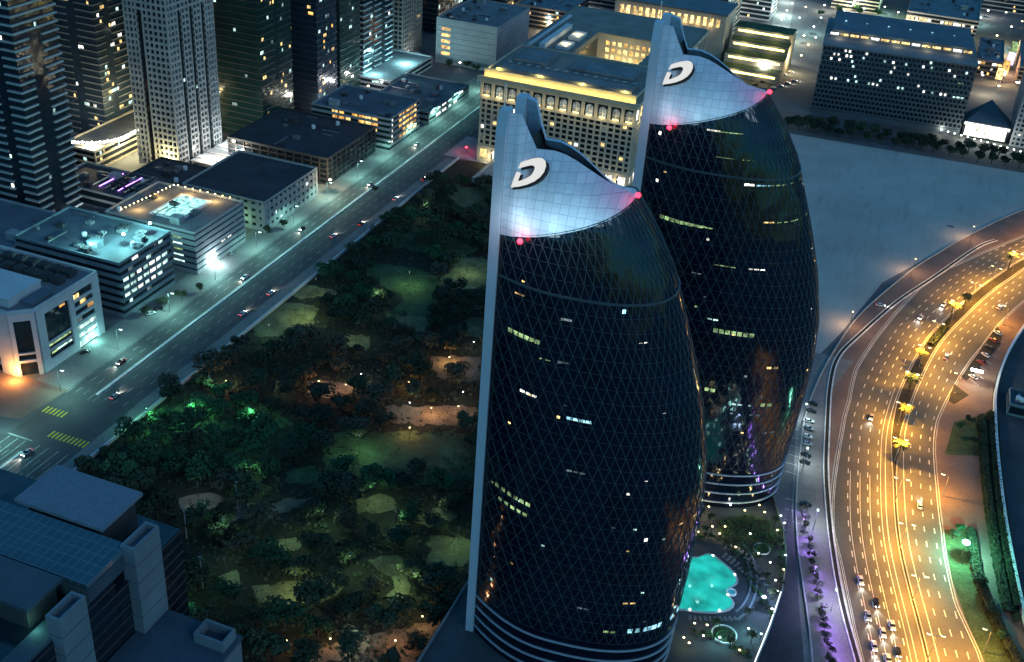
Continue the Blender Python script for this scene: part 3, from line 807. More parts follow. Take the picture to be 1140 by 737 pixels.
    for _ in range(nlit):
        face = rnd.choice('seee') if D > W*.7 else rnd.choice('sse'); ln = W if face == 's' else D
        put_lit(face, rnd.uniform(.06,.94), rnd.randint(0, n-1), rnd.choice((1.2,1.6,2.2,3.4)), rnd.choice(mats), min(fl-sp, 1.9))
    return t
def clear_empty_kind():
    for o in bpy.data.objects:
        if o.get('kind') == '': del o['kind']

# ---- low blocks along the boulevard, from near to far
# 1: white-framed office block with a cut corner
def office_one():
    t = thing('office_block', 'pale framed office block with cut corner, nearest low block on the boulevard', 'office block', (-360, 296, 0))
    poly = [(0,0),(47,-1.0),(54.5,5.5),(55.0,43),(0,43)]
    ins = [(.5,.5),(46.8,-.45),(53.9,5.7),(54.4,42.5),(.5,42.5)]
    H = 29.0
    core = MB().prism(ins, 0, H-1).build('curtain_wall', 'glass', t)
    mb = MB()
    # east frame : floor slabs, end piers, mid pier, top beam
    def east(y0, y1, z0, z1, d=.55): mb.box(54.3, 54.6+d, y0, y1, z0, z1)
    east(5.8, 10.0, 0, H); east(24.2, 27.2, 0, H); east(38.8, 43, 0, H); east(10.0, 24.2, H-3.2, H); east(27.2,38.8,H-2.2,H); east(10.0,24.2,0,4.2); 
    for k in range(1, 7): east(27.2, 38.8, k*3.75-.4, k*3.75+.9, .4)
    for k in range(1, 3): east(10, 24.2, 4.2+k*3.6, 4.2+k*3.6+.9, .25)
    mb.build('facade_frame', 'pale', t)
    mb = MB()
    # chamfer frame
    a = Vector((47,-1.0)); b = Vector((54.5,5.5)); dd = (b-a).normalized(); nn = Vector((dd.y,-dd.x))
    def ch(u0, u1, z0, z1, d=.6):
        p = a+dd*u0; q = a+dd*u1; mb.prism([tuple(p-nn*.3),tuple(q-nn*.3),tuple(q+nn*d),tuple(p+nn*d)], z0, z1)
    Lc = (b-a).length
    ch(0,1.6,0,H); ch(Lc-1.8,Lc,0,H); ch(1.6,Lc-1.8,H-3.4,H); ch(1.6,Lc-1.8,6.2,7.4); ch(1.6,Lc-1.8,10,10.7)
    mb.box(0,47,-1.6,.45,H-3.4,H); mb.box(40,46.8,-1.55,.3,0,H-3.4)
    for k in range(1,7): mb.box(0,40,-.9,.45,k*3.75-.4,k*3.75+.9)
    mb.build('corner_frame', 'pale', t)
    rf = MB().prism(poly, H-1, H-.2).build('roof', 'grey_roof', t)
    mb = MB()
    for i in range(5):
        p = Vector(poly[i]); q = Vector(poly[(i+1)%5]); d = (q-p).normalized(); n = Vector((-d.y,d.x))
        mb.prism([tuple(p),tuple(q),tuple(q+n*.6),tuple(p+n*.6)], H-.2, H+1.3)
    mb.build('parapet', 'pale', rf)
    MB().box(18,44,3.5,22,H-.2,H+3.6).box(17.6,44.4,3.1,22.4,H+3.6,H+4.0).build('penthouse', 'pale', rf)
    MB().box(46,51.5,8,20,H-.2,H+1.8).build('roof_step', 'blue_roof', rf)
    for i in range(6):
        for j in range(2):
            x = 12+i*6.4; y = 27+j*7.0
            mb = MB().box(x,x+4.6,y,y+4.6,H+.5,H+2.6); mb.box(x+.3,x+4.3,y+.3,y+4.3,H-.2,H+.5)
            mb.lathe([(1.8,0),(1.9,.5),(1.5,.5),(1.4,.1)], 14, (x+2.3,y+2.3,H+2.6)); mb.build('cooling_fan', 'dark_metal', rf)
    for k, m in ((1,'e_cool'),(2,'e_cool'),(3,'e_dim'),(4,'e_orange'),(5,'e_warm'),(6,'e_warm')):
        for j in range(3):
            if k < 3 or (k+j) % 3 == 0: pane(core, m, 54.55, 29.3+j*3.8, k*3.75+2.0-3.75*(k==9), 3.5, 1.7, 'e')
    pane(core, 'e_cool', 54.6, 33, 1.9, 11, 2.6, 'e'); pane(core, 'e_green', 54.5, 17, 10.4, 13, .9, 'e'); pane(core, 'e_cool', 54.5, 19, 6.6, 9, .8, 'e'); pane(core, 'e_green', 54.5, 13.5, 6.4, 4, .8, 'e')
    pane(core, 'e_orange', 54.5, 21, 24.4, 3, .9, 'e')
    return t
office_one()
lamp('POINT', (-311.5, 291.5, 3.5), 3800*LP, (1,.42,.10), None, .4)
lamp('POINT', (-303.5, 330, 2.5), 1300*LP, TEAL, None, .4)
# 2: office with lit storeys and a floodlit roof terrace
def lits_rows(face, rows, lo, hi, step, w, mats, rnd, p=.8, wv=1.0):
    out = []
    for k in rows:
        f = lo
        while f < hi:
            if rnd.random() < p: out.append((face, f, k, w*rnd.uniform(.7,1.0)*wv, rnd.choice(mats)))
            f += step
    return out
rr = random.Random(11)
b2l = lits_rows('e', (2,3,4), .1, .86, .125, 3.9, ('e_cool','e_cool','e_white'), rr, .85) + [('e',.2,5,3,'e_dim'),('e',.55,5,3,'e_cool'),('e',.8,6,3,'e_cool'),('e',.3,6,4,'e_white'),('e',.5,1,3,'e_dim'),('e',.15,1,2,'e_cool')]
o = building('office_block', 'office block with rows of cyan-lit storeys and three floodlights on its roof', 'office block', -362,-305,353,390,26.5,'slate','glass','blue_roof',3.7,1.9,.4,
   ((0,1),),((.0,.06),(.06,.92),(.92,1)), 0, lits=b2l, units=9, seed=2)
for (x, y) in ((-322,356.5),(-316,371),(-313,386)):
    f = thing('floodlight', {356.5:'nearest white floodlight on the roof with cyan-lit storeys', 371:'middle white floodlight on the roof with cyan-lit storeys', 386:'farthest white floodlight on the roof with cyan-lit storeys'}[y], 'floodlight', (x,y,26.5), 0, 'roof floodlights')
    MB().tube((0,0,0),(0,0,4.4),.14,.1).build('pole', 'metal', f)
    MB().lathe([(0,-.5),(.6,-.3),(.75,0),(.6,.3),(0,.5)], 10, (0,0,4.8)).build('lamp_head', 'g_cool', f)
    lamp('POINT', (0,0,5.6), 9000*LP, (.35,1,.95), f, .5)
building('annex', 'low blue-roofed annex behind the floodlit office block', 'annex', -420,-364,340,392,20,'concrete','glass','blue_roof', units=4, nlit=3, seed=4)
# 3: hotel annexe with the roof pool and bulbs
o = building('hotel_annexe', 'pale block with warm bulbs and a lit cyan pool on its roof', 'hotel', -352,-301,402,444,21.5,'concrete','glass_blue','grey_roof',3.1,2.1,.3,
   ((0,1),),((0,1),), 0, lits=lits_rows('s',(1,2,3,4,5),.8,.98,.2,7,('e_cool','e_green'),rr,1)+[('e',.30,0,9,'e_white'),('e',.34,1,4,'e_white'),('e',.55,2,3,'e_white'),('e',.68,2,3,'e_white'),('e',.8,4,2,'e_dim'),('e',.2,4,2,'e_dim')], seed=3, units=3)
lamp('POINT', (-298.5, 414, 4), 3500*LP, (.7,.97,1.0), None, .5); lamp('POINT', (-330, 399.4, 8), 900*LP, TEAL, None, .5)
pl = thing('roof_pool', 'lit cyan pool on the roof of the pale block with warm bulbs', 'pool', (-324,424,21.5))
MB().box(-9,9,-13,13,0,.7).build('pool_surround','white',pl)
MB().box(-7.6,7.6,-11.6,11.6,.6,.75).build('water', lit_pane('pool_glow',(.35,1.0,.95),1.3), pl)
for k in range(22):
    if k < 14: x, y = -344+.3*k, 404.5+2.8*k
    else: x, y = -338+4.4*(k-14), 441.5
    f = thing('bulb_post', 'warm bulb post, %s from the %s of the cyan pool roof' % (('nearest','second','third','fourth','fifth','sixth','seventh','eighth','ninth','tenth','eleventh','twelfth','thirteenth','fourteenth')[k] if k < 14 else ('first','second','third','fourth','fifth','sixth','seventh','last')[k-14], 'near end' if k < 14 else 'far corner'), 'lamp', (x,y,21.5), 0, 'warm bulbs around the roof pool')
    MB().tube((0,0,0),(0,0,2.2),.07).build('post','metal',f); MB().lathe([(0,-.35),(.4,0),(0,.35)],8,(0,0,2.5)).build('bulb','g_warm',f)
for (x, y) in ((-340,412),(-340,428),(-330,438),(-314,438)): lamp('POINT',(x,y,24.5),1100*LP,(1,.6,.2),None,.4)
# 4
building('commercial_block', 'grey block with a flat navy roof and small square windows', 'building', -348,-298,458,512,16,'concrete','glass','dark_roof',3.9,2.3,.3,((0,1),),((0,1),),2.2,4.4,
   lits=[('e',.2,1,2,'e_cool'),('e',.42,2,2,'e_dim'),('e',.6,3,2,'e_cool'),('e',.8,2,2,'e_white'),('e',.75,1,2,'e_green'),('e',.32,0,4,'e_cool')], seed=5)
lamp('POINT', (-312, 452, 6), 900*LP, (.5,1,.55), None, .5)
# 5 dark parking structure
building('parking_garage', 'dark open-deck parking garage between the navy-roofed and the amber-lit blocks', 'garage', -366,-300,527,586,15.5,'dark_metal','glass','dark_roof',3.1,.8,.5,((0,1),),((0,1),),.6,5.5, seed=6, units=3)
# 6 amber lit block
b6 = lits_rows('e',(1,2,3,4,5),.36,.95,.12,4.6,('e_orange','e_warm'),rr,.95)+lits_rows('s',(4,5),.3,.85,.085,4.3,('e_orange','e_warm'),rr,.95)+[('s',.8,3,4,'e_warm')]+[('e',.1,k,1.2,'e_white') for k in (1,2,3,4,5)]
building('office_block', 'grey block with amber-lit storeys on two sides beside the dark garage', 'office block', -346,-292,589,632,21,'concrete','glass_green','blue_roof',3.4,1.6,.4,((0,1),),((0,.3),(.3,1)),0, lits=b6, seed=7, units=6)
# 7
building('market_hall', 'long low hall with white strip lights past the amber-lit block', 'hall', -338,-292,646,712,8,'concrete','glass','grey_roof',4,2.2,.4, lits=lits_rows('e',(0,1),.1,.9,.14,7,('e_cool','e_white'),rr,.8), seed=8, units=5)
building('parking_deck', 'low parking deck with a white light strip behind the long hall', 'garage', -380,-342,690,760,7,'concrete','glass','grey_roof',3.5,1.4,.4, lits=lits_rows('s',(1,),.1,.9,.2,6,('e_white','e_cool'),rr,.7), seed=9)
building('office_block', 'plain grey block with a column of amber windows left of the hotel', 'office block', -345,-296,772,840,33,'concrete','glass','grey_roof',4.2,3.9,.3,((0,1),),((0,1),), seed=10, units=7)
for k in range(5):
    o = pane(bpy.data.objects[-1] if False else None, 'e_orange', -337, 771.95, 8+4.6*k, 7, 2.2, 's'); o.parent = [q for q in bpy.data.objects if q.get('label','').startswith('plain grey block')][0]; o.location = (8, -.06, 8+4.6*k)

# ---- tall towers on the left
ll = []
building('residential_tower', 'dark blue tower with striped balcony columns at the left edge', 'skyscraper', -436,-388,398,428,150,'concrete','glass','dark_roof',3.9,.85,1.1,((.0,.12),(.26,.7),(.82,1)),((.0,.33),(.62,1)),0,crown=12, nlit=14, mats=('e_dim','e_cool','e_white'), seed=21)
building('residential_tower', 'pale gridded tower with a wider crown rising beside the floodlit court', 'skyscraper', -410,-382,502,545,104,'concrete','glass','grey_roof',3.45,1.25,1.0,((.0,.30),(.42,1)),((.0,.22),(.30,.47),(.55,.72),(.80,1)),.75,3.3,crown=4, nlit=7, mats=('e_cool','e_warm','e_white'), seed=22)
building('residential_tower', 'slim blue-grey tower with pale spots of light behind the striped dark tower', 'skyscraper', -478,-446,520,548,150,'grey_roof','glass_blue','dark_roof',3.8,.7,.5,((0,.4),(.6,1)),((0,.3),(.5,1)),0, nlit=60, mats=('e_cool','e_white','e_warm'), seed=23)
building('residential_tower', 'grey glass tower left of the pale gridded tower', 'skyscraper', -440,-420,548,574,140,'concrete','glass_green','dark_roof',3.8,.8,.4,((0,1),),((.0,.2),(.7,1)),0, nlit=60, mats=('e_cool','e_white','e_warm'), seed=24)
building('residential_tower', 'narrow tower with an amber-lit flank beside the striped dark tower', 'skyscraper', -452,-436,455,470,70,'brown','glass','dark_roof',3.6,1.4,.4, lits=[('e',.5,k,7,'e_orange') for k in range(3,12)]+[('s',.8,k,2.4,'e_cool') for k in range(2,17)], seed=25)
building('residential_tower', 'dark green glass tower right of the pale gridded tower', 'skyscraper', -400,-366,566,602,150,'dark_metal','glass_green','dark_roof',3.8,.5,.3,((0,1),),((0,.45),(.55,1)),0, nlit=56, mats=('e_cool','e_warm','e_dim','e_warm'), seed=26)
building('residential_tower', 'navy tower with a lit slot of amber windows, third from the left edge group', 'skyscraper', -392,-360,622,648,150,'dark_metal','glass_blue','dark_roof',3.8,.6,.3,((0,1),),((0,.3),(.4,.6),(.7,1)),0, nlit=60, mats=('e_cool','e_warm','e_orange','e_dim'), seed=27)
building('residential_tower', 'almost black green tower scattered with white windows', 'skyscraper', -420,-362,655,684,150,'dark_metal','glass_green','dark_roof',3.8,.6,.3,((0,1),),((0,1),),0, nlit=60, mats=('e_cool','e_green','e_white','e_dim'), seed=28)
building('residential_tower', 'grey tower with chevron balcony stripes above the amber-lit block', 'skyscraper', -400,-366,696,742,130,'concrete','glass','dark_roof',3.9,.9,.9,((.0,.5),(.7,1)),((.0,.28),(.38,.60),(.74,1)),0,crown=2, nlit=16, mats=('e_cool','e_white'), seed=29)
building('residential_tower', 'brownish grid tower right of the chevron-striped tower', 'skyscraper', -402,-368,762,796,120,'brown','glass','dark_roof',3.5,1.3,.5,((0,1),),((0,.55),(.6,1)),.8,3.6, nlit=10, mats=('e_cool','e_warm'), seed=30)
building('office_tower', 'black glass tower with cyan storey lines near the grey block', 'skyscraper', -424,-374,840,890,110,'dark_metal','glass','dark_roof',4,.8,.3, lits=lits_rows('e',(2,4,5,7,8,10,11,13),.05,.95,.09,3.2,('e_cool','e_cool','e_dim'),rr,.45), nlit=14, mats=('e_cool','e_white'), seed=31)
building('podium_hall', 'low podium crowned by a blazing white string of lights', 'podium', -446,-422,480,545,11,'stone','glass','grey_roof',3.6,1.2,.4, nlit=8, seed=32)
mb = MB(); Cv = Curve([(-440,483),(-428,489),(-421,500),(-420.5,515),(-421,530),(-424,546)], 2)
cl = thing('light_string', 'blazing white string of lights along the low podium between the left towers', 'light string', (-421,515,0))
mb = MB()
for i, p in enumerate(Cv.p): mb.lathe([(0,-.8),(1.05,0),(0,.8)], 8, (p.x+421, p.y-515, 13+(i%2)*.3))
mb.build('bulb', 'g_white', cl); mb = MB()
Cv.ribbon(mb, -.3, .3, 11.2, h=.9); mb.v = [(a+421,b-515,c) for a,b,c in mb.v]; mb.build('rail', 'metal', cl)
for k in (0.15,.4,.65,.9):
    (x,y),_ = Cv.at(Cv.L[-1]*k, 2.5); lamp('POINT',(x,y,13.5),11000*LP,(1,.86,.45),None,.8)
building('low_block', 'low block with a violet-lit slatted roof by the dark striped tower', 'building', -420,-372,440,470,9,'concrete','glass','dark_roof',4,1.4,.4, nlit=4, units=3, seed=33)
sl = [q for q in bpy.data.objects if q.get('label','').startswith('low block with a violet')][0]
for k in range(6): pane(sl, 'g_purple' if k % 3 == 1 else 'e_dim', 24+4*k, 16, 10.1, .5, .25, 'e', t=.5, name='roof_light').scale = (.5, 20, .25)
building('low_block', 'dark low block between the pale gridded tower and the roof pool', 'building', -388,-356,450,494,10,'dark_metal','glass','dark_roof',3.5,1.2,.4, units=5, nlit=3, seed=34)
# floodlit court at the foot of the pale tower
ct = thing('court_canopy', 'white floodlit canopy over the court beside the pale gridded tower', 'canopy', (-372,530,0))
mbc = MB()
for k in range(8): mbc.box(-8,8,-20+5*k,-15.5+5*k,4.6+.4*(k%2),5.0+.4*(k%2))
mbc.box(-8,-7.4,-20,19.5,4.2,4.6).box(7.4,8,-20,19.5,4.2,4.6).build('roof_sheet','pale',ct)
for (x,y) in ((-7.5,-19),(7.5,-19),(-7.5,0),(7.5,0),(-7.5,19),(7.5,19)): MB().tube((x,y,0),(x,y,4.6),.2).build('post','white',ct)
for (x,y,p,c) in ((-370,516,4000,WHITE),(-372,540,4000,(.9,1,.95)),(-388,498,6500,(1,.82,.35)),(-358,525,5000,WHITE),(-360,552,1500,TEAL)): lamp('POINT',(x,y,9),p*LP,c,None,.6)

# ---- the long hotel with the glowing cornice
def hotel():
    t = thing('hotel', 'cream hotel with a glowing yellow cornice and rows of arched windows', 'hotel', (-241, 606, 0))
    W, D, H = 96.0, 180.0, 56.0
    core = MB().box(.8,W-.8,.8,62,0,H-4).box(.8,34,62.1,D,0,H-4.1).box(W-20,W-.8,62.1,D,0,H-4.1).build('curtain_wall','glass',t)
    MB().box(34,W-20,62.1,123,0,20).build('court_roof','grey_roof',t)
    g = MB(); nb = 24; bw = W/nb
    levels = [(10.5+3.25*k, 10.5+3.25*k+1.0) for k in range(9)]
    g.box(0,W,0,.9,0,2.2); g.box(0,W,-.3,.9,8.4,10.4); g.box(-.3,W+.3,-.6,.9,39.6,41.2); g.box(-.3,W+.3,-.6,.9,49.6,52)
    for a, b in levels: g.box(0,W,.12,.9,a,b)
    g.box(W-.9,W,.9,D,0,2.2); g.box(W-.9,W+.3,.9,D,8.4,10.4); g.box(W-.9,W+.3,.9,D,39.6,41.2); g.box(W-.9,W+.3,.9,D,49.6,52)
    for a, b in levels: g.box(W-.9,W-.12,.9,D,a,b)
    g.build('storey_bands','stone',t)
    g = MB()
    for k in range(nb+1):
        x = min(max(k*bw, .8), W-.8); g.box(x-.6,x+.6,0,1.0,10.4,39.6)
        if k % 2 == 0: g.box(x-.9,x+.9,-.35,1.0,41.2,49.6); g.box(x-1.0,x+1.0,-.3,1.0,2.2,8.4)
    for k in range(1,45):
        y = k*4; g.box(W-1.0,W,y-.6,y+.6,10.4,39.6)
        if k % 2 == 0: g.box(W-1,W+.35,y-.9,y+.9,41.2,49.6); g.box(W-1,W+.3,y-1,y+1,2.2,8.4)
    g.build('piers','stone',t)
    # upper arcade: lit loggia windows, each with a fan head
    for k in range(12):
        x = (2*k+1)*bw
        mb = MB(); pts = [(x-2.2,41.4),(x+2.2,41.4),(x+2.2,46)]+[(x+2.2*math.cos(a),46+2.2*math.sin(a)) for a in (R(30),R(60),R(90),R(120),R(150))]+[(x-2.2,46)]
        i = len(mb.v); mb.v = [(p,.7,q) for p,q in pts]; mb.f = [tuple(range(len(pts)))]
        w = mb.build('arched_window', M['e_dim'], t)
        MB().box(x-.12,x+.12,.55,.69,41.4,48).box(x-2.2,x+2.2,.55,.69,44.2,44.5).build('window_bar','stone',w)
        pane(t, 'g_yellow', x, .45, 41.8, 3.6, .5, 's', name='uplight')
    for k in range(12):
        x = (2*k+1)*bw; pane(t, 'e_white' if k % 3 else 'e_warm', x, .7, 5.2, 4.6, 5.4, 's', name='lit_window')
    for k in range(1, 20):
        y = k*8-2; pane(t, 'e_white' if k % 2 else 'e_warm', W-.7, y, 45, 4.0, 6.0, 'e'); pane(t, 'e_white', W-.7, y, 5.2, 4.6, 5.0, 'e')
    rnd = random.Random(5)
    for _ in range(26):
        k = rnd.randint(0,23); a = rnd.choice(levels); pane(core, rnd.choice(('e_warm','e_dim','e_warm','e_white')), (k+.5)*bw, .76, a[1]+1.0, 2.2, 1.8, 's')
    for _ in range(20):
        k = rnd.randint(1,40); a = rnd.choice(levels); pane(core, rnd.choice(('e_warm','e_dim')), W-.76, k*4+2, a[1]+1.0, 2.2, 1.8, 'e')
    # cornice with the glow lying behind its lip
    MB().box(-1.6,W+1.6,-2.0,3.0,52,52.9).box(-1.6,W+1.6,-2.0,-1.5,52.9,54.0).box(W-2,W+1.6,3,D,52,52.9).box(W+1.1,W+1.6,-1.5,D,52.9,54).build('cornice','stone',t)
    pane(t, 'g_yellow', W/2, -.4, 53.15, W-1, .4, 's', 1.6, name='cove_light')
    MB().box(1.5,W-1.5,1.2,2.2,52.9,57.6).build('attic_wall','stone',t)
    [lamp('POINT',(3+3.75*k,-.9,54.4),150*LP,(1,.78,.2),t,.4) for k in range(25)]
    # roofs
    rf = MB().box(1.5,W-1.5,2.2,62,52.9,56).box(0,34,62,D,52,55.5).box(W-20,W-.8,62,D,52,54).build('roof','warm_roof',t)
    MB().box(6,W-6,8,20,56,57.2).box(10,30,28,54,56,58).box(44,84,30,50,56,57.6).build('roof_plinth','grey_roof',rf)
    MB().box(12,16,66,120,55.5,58.5).box(22,30,70,84,55.5,57.6).box(22,30,94,110,55.5,57.6).box(4,6,66,150,55.5,56.5).build('roof_lantern','pale',rf)
    MB().box(1.5,2.2,2.2,62,56,57).box(W-2.2,W-1.5,2.2,62,56,57).box(1.5,W-1.5,61.4,62,56,57).build('parapet','stone',rf)
    for k in range(14): MB().box(8+6*k,10.5+6*k,22,24.5,56,57.4).build('air_handler','metal',rf)
    # inner court wall with lit grid
    for i in range(8):
        for j in range(4): pane(t, 'e_warm' if (i+j) % 3 else 'e_orange', 41+4.2*i, 122.9, 35.5+4.6*j, 2.4, 2.6, 's')
    MB().box(34,W-20,123,D,0,55).build('court_wing','stone',t); MB().box(34,W-20,122,D,55.0,55.6).build('wing_roof','warm_roof',t)
    for k in range(12): lamp('POINT', (4+8*k, -2.2, 43.0), 300*LP, (1,.8,.38), t, .4)
    for k in range(6): lamp('POINT', (8+16*k, -4, 4), 750*LP, (1,.85,.5), t, .5)
    for k in range(7): lamp('POINT', (W+4, 8+14*k, 42), 600*LP, (1,.86,.5), t, .5)
    for k in range(4): lamp('POINT', (8+26*k, 6.5, 57.5), 1100*LP, (1,.78,.2), t, .6)
    for (x,y,p) in ((26,77,900),(26,102,900),(42,90,2000),(60,112,2600),(50,112,2600)): lamp('POINT', (x,y,59 if p<1000 else 36), p*LP, (1,.85,.4), t, .6)
hotel()

# ---- district behind
def arcade():
    t = thing('arcade_block', 'long stone block with a row of lit arches at the top edge', 'building', (-240, 884, 0))
    MB().box(0,90,0,40,0,40).build('wall','stone',t); MB().box(-1,91,-1,41,40,41.2).build('roof','blue_roof',t)
    for k in range(16): pane(t, 'e_warm', 6+5.2*k, -.05, 33.5, 2.8, 6.5, 's'); 
    for k in range(8): lamp('POINT',(8+10*k,-3,31),300*LP,(1,.7,.3),t,.4)
arcade()
building('stone_block', 'blue-roofed block behind the hotel near its inner court', 'building', -232,-160,940,1010,44,'stone','glass','blue_roof', units=8, nlit=20, mats=('e_warm','e_white'), seed=41)
def terrace():
    t = thing('terraced_building', 'stepped building with three glowing yellow terraces behind the farther tower', 'building', (-146, 856, 0))
    for k in range(4): MB().box(0,46,8+14*k,70,7*k,7*k+7).build('terrace_wall','stone',t)
    for k in range(4): MB().box(.3,45.7,8.3+14*k,21.7+14*k if k<3 else 69.7,7*k+7,7*k+7.3).build('terrace_deck','green_lawn',t)
    for k in range(4): pane(t, 'g_yellow', 23, 7.95+14*k, 7*k+4.6, 40, 1.5, 's', name='light_strip'); lamp('POINT',(12,4+14*k,7*k+6),330*LP,(1,.85,.4),t,.6); lamp('POINT',(34,4+14*k,7*k+6),330*LP,(1,.85,.4),t,.6)
terrace()
# grey-blue block with the perforated front
def lattice_block():
    t = thing('lattice_block', 'long grey block with a perforated front and a sloping blue roof', 'building', (-68, 812, 0), R(4.5))
    W, D, H = 103, 74, 50
    core = MB().box(.6,W-.6,.6,D-.6,0,H-1).build('curtain_wall','glass',t)
    g = MB(); nx, nz = 36, 13; cw = W/nx; ch = (H-6)/nz
    for k in range(nz+1): g.box(0,W,0,.7,5+k*ch-.62,5+k*ch+.62)
    g.box(0,W,0,.6,0,4)
    for k in range(nz):
        for i in range(nx+1):
            x = i*cw+(cw/2 if k % 2 else 0)
            if x < W+.01: g.box(max(0,x-.42),min(W,x+.42),.03,.67,5+k*ch+.6,5+(k+1)*ch-.6)
    for k in range(nz+1): g.box(W-.7,W,.72,D-.1,5+k*ch-.7,5+k*ch+.7)
    g.build('lattice','lattice',t)
    rf = MB().box(-.5,W+.5,-.5,22,H-1,H).box(-.5,W+.5,22,D,H-1,H+1).build('roof','grey_roof',t)
    mb = MB(); i0 = 0
    mb.v = [(4,24,H+1),(W-4,24,H+1),(W-4,62,H+1),(4,62,H+1),(4,24,H+5),(W-4,24,H+5),(W-4,62,H+9.5),(4,62,H+9.5)]
    mb.f = [(0,1,5,4),(1,2,6,5),(2,3,7,6),(3,0,4,7),(4,5,6,7)]; mb.build('sloping_roof','blue_roof',rf)
    for k in range(14): pane(t,'e_warm' if k % 4 else 'e_white', 6+7*k, 23.9, H+2.2, 5.6, 1.5, 's')
    for k in range(6): pane(rf,'e_blue', 12+15*k, 40, H+8.2, 1.2, .4, 's', t=1.0, name='roof_light')
    rnd = random.Random(9)
    for _ in range(44):
        k = rnd.choice((6,6,6,6,7,10,11,12,12,11,9)); i = rnd.randint(2,33)
        if k in (7,8): i = rnd.choice((7,8,9,14,15,16,18,22,23,24,25,26,27,28,29,30))
        pane(core, rnd.choice(('e_white','e_cool','e_cool','e_white')), (i+.5)*cw+(cw/2 if k % 2 else 0), .56, 5+(k+.5)*ch, 1.3, 1.6, 's')
    pane(core,'e_cool',W-7,.58,26.0,7,2.0,'s'); pane(core,'e_green',W-8,.58,36,4,1.4,'s')
    for k in range(5): lamp('POINT',(10+20*k,19,H+3),260*LP,(1,.85,.5),t,.5)
lattice_block()
def entrance():
    t = thing('entrance_pavilion', 'glass pavilion with a brilliant white front and pitched blue canopy', 'pavilion', (36, 815, 0))
    MB().box(0,30,6,26,0,9).build('wall','glass',t); mb = MB()
    mb.v=[(-1,3,10),(31,3,10),(31,28,9.5),(-1,28,9.5),(15,30,22)]; mb.f=[(0,1,4),(1,2,4),(2,3,4),(3,0,4),(0,3,2,1)]; mb.build('canopy','blue_roof',t)
    pane(t,'g_white',15,5.9,5,27,7.6,'s',name='lit_front').data = unit_box('shop_front'); pane(t,'e_white',15,2.9,10.6,30,2.2,'s',name='light_band')
    for x in (4,15,26): lamp('POINT',(x,-2,6),1300*LP,(.9,1,.85),t,.8)
M['shop_front'] = lit_pane('shop_front',(.95,1.0,.72),5.0)
entrance()
building('lattice_tower', 'grey gridded block cut by the right edge behind the tree belt', 'building', 68,110,818,880,46,'concrete','glass','grey_roof',3.2,1.4,.4,((0,1),),((0,1),),1.2,3.2, nlit=8, mats=('e_cool','e_dim'), seed=43)
building('mall_block', 'blue-roofed block with a lit white edge near the top right corner', 'building', -24,36,1062,1180,24,'stone','glass','blue_roof', lits=lits_rows('s',(4,5),.03,.98,.06,3.2,('e_warm','e_white'),rr,.85), nlit=10, units=8, seed=44)
building('mall_block', 'flat white-roofed hall at the top edge beside the garden', 'hall', -96,-52,1140,1220,20,'stone','glass','white', nlit=10, mats=('e_white','e_warm'), seed=45)
rb = random.Random(77)
names = [('amber-lit shop row left of the billboard street','shop row',40,60,985,1060,12),('narrow shop block right of the billboard street','shop row',72,96,975,1060,14),
  ('tall slab beyond the billboard street at the right edge','building',80,120,1090,1150,40),('brown block behind the lattice block, its left half','building',-60,-8,960,1030,22),('low grey block behind the lattice block, its right half','building',-2,34,960,1030,18)]
for i,(lb,ct_,a,b,c,d,h) in enumerate(names):
    building('shop_block' if 'shop' in lb else 'city_block', lb, ct_, a,b,c,d,h,'brown','glass','grey_roof',3.6,1.3,.3,nlit=26 if 'shop' in lb else 12,mats=('e_orange','e_warm','e_white','e_green'),seed=50+i,units=5)
for k,(x,y,m,h) in enumerate(((62,975,'e_orange',12),(66,1010,'g_purple',10),(58,960,'e_warm',9),(68,1040,'e_green',12))):
    t = thing('billboard', ('amber','violet','pale yellow','green')[k]+' glowing billboard in the street near the right edge', 'billboard', (x,y,0))
    MB().box(-.3,.3,-.3,.3,0,6).build('post','metal',t); pane(t, m, 0,-.4,6+h/2, 5, h,'s',t=.3,name='panel'); MB().box(-2.7,2.7,-.2,.2,5.8,6.2+h).build('frame','dark_metal',t)
for (x,y,p,c) in ((56,960,3500,(1,.6,.25)),(64,1000,3500,(1,.55,.25)),(66,1060,3500,(1,.7,.35)),(50,930,2000,(1,.8,.5)),(-20,1048,2600,WHITE),(-30,1120,4000,(.6,1,.5)),(-75,1130,3500,WHITE),(-112,930,2600,WHITE),(-118,980,2600,(.8,1,.9)),(-124,1030,2600,(.8,1,.95)),(-131,1080,2600,(.8,1,.95)),(-138,1130,2600,(.8,1,.95)),
   (-95,900,1800,(1,.8,.4)),(-180,1040,2500,WHITE),(-300,900,2500,WHITE),(-330,820,1500,TEAL),(-352,735,2500,COOL),(-348,660,1800,(.9,.9,1)),(-352,620,1500,WHITE),(-360,700,1800,COOL),(-300,1000,3000,WHITE),(-250,1100,3000,(1,.8,.4)),(-372,600,1200,(1,.8,.4))):
    lamp('POINT',(x,y,12),p*LP*4.0,c,None,.8)
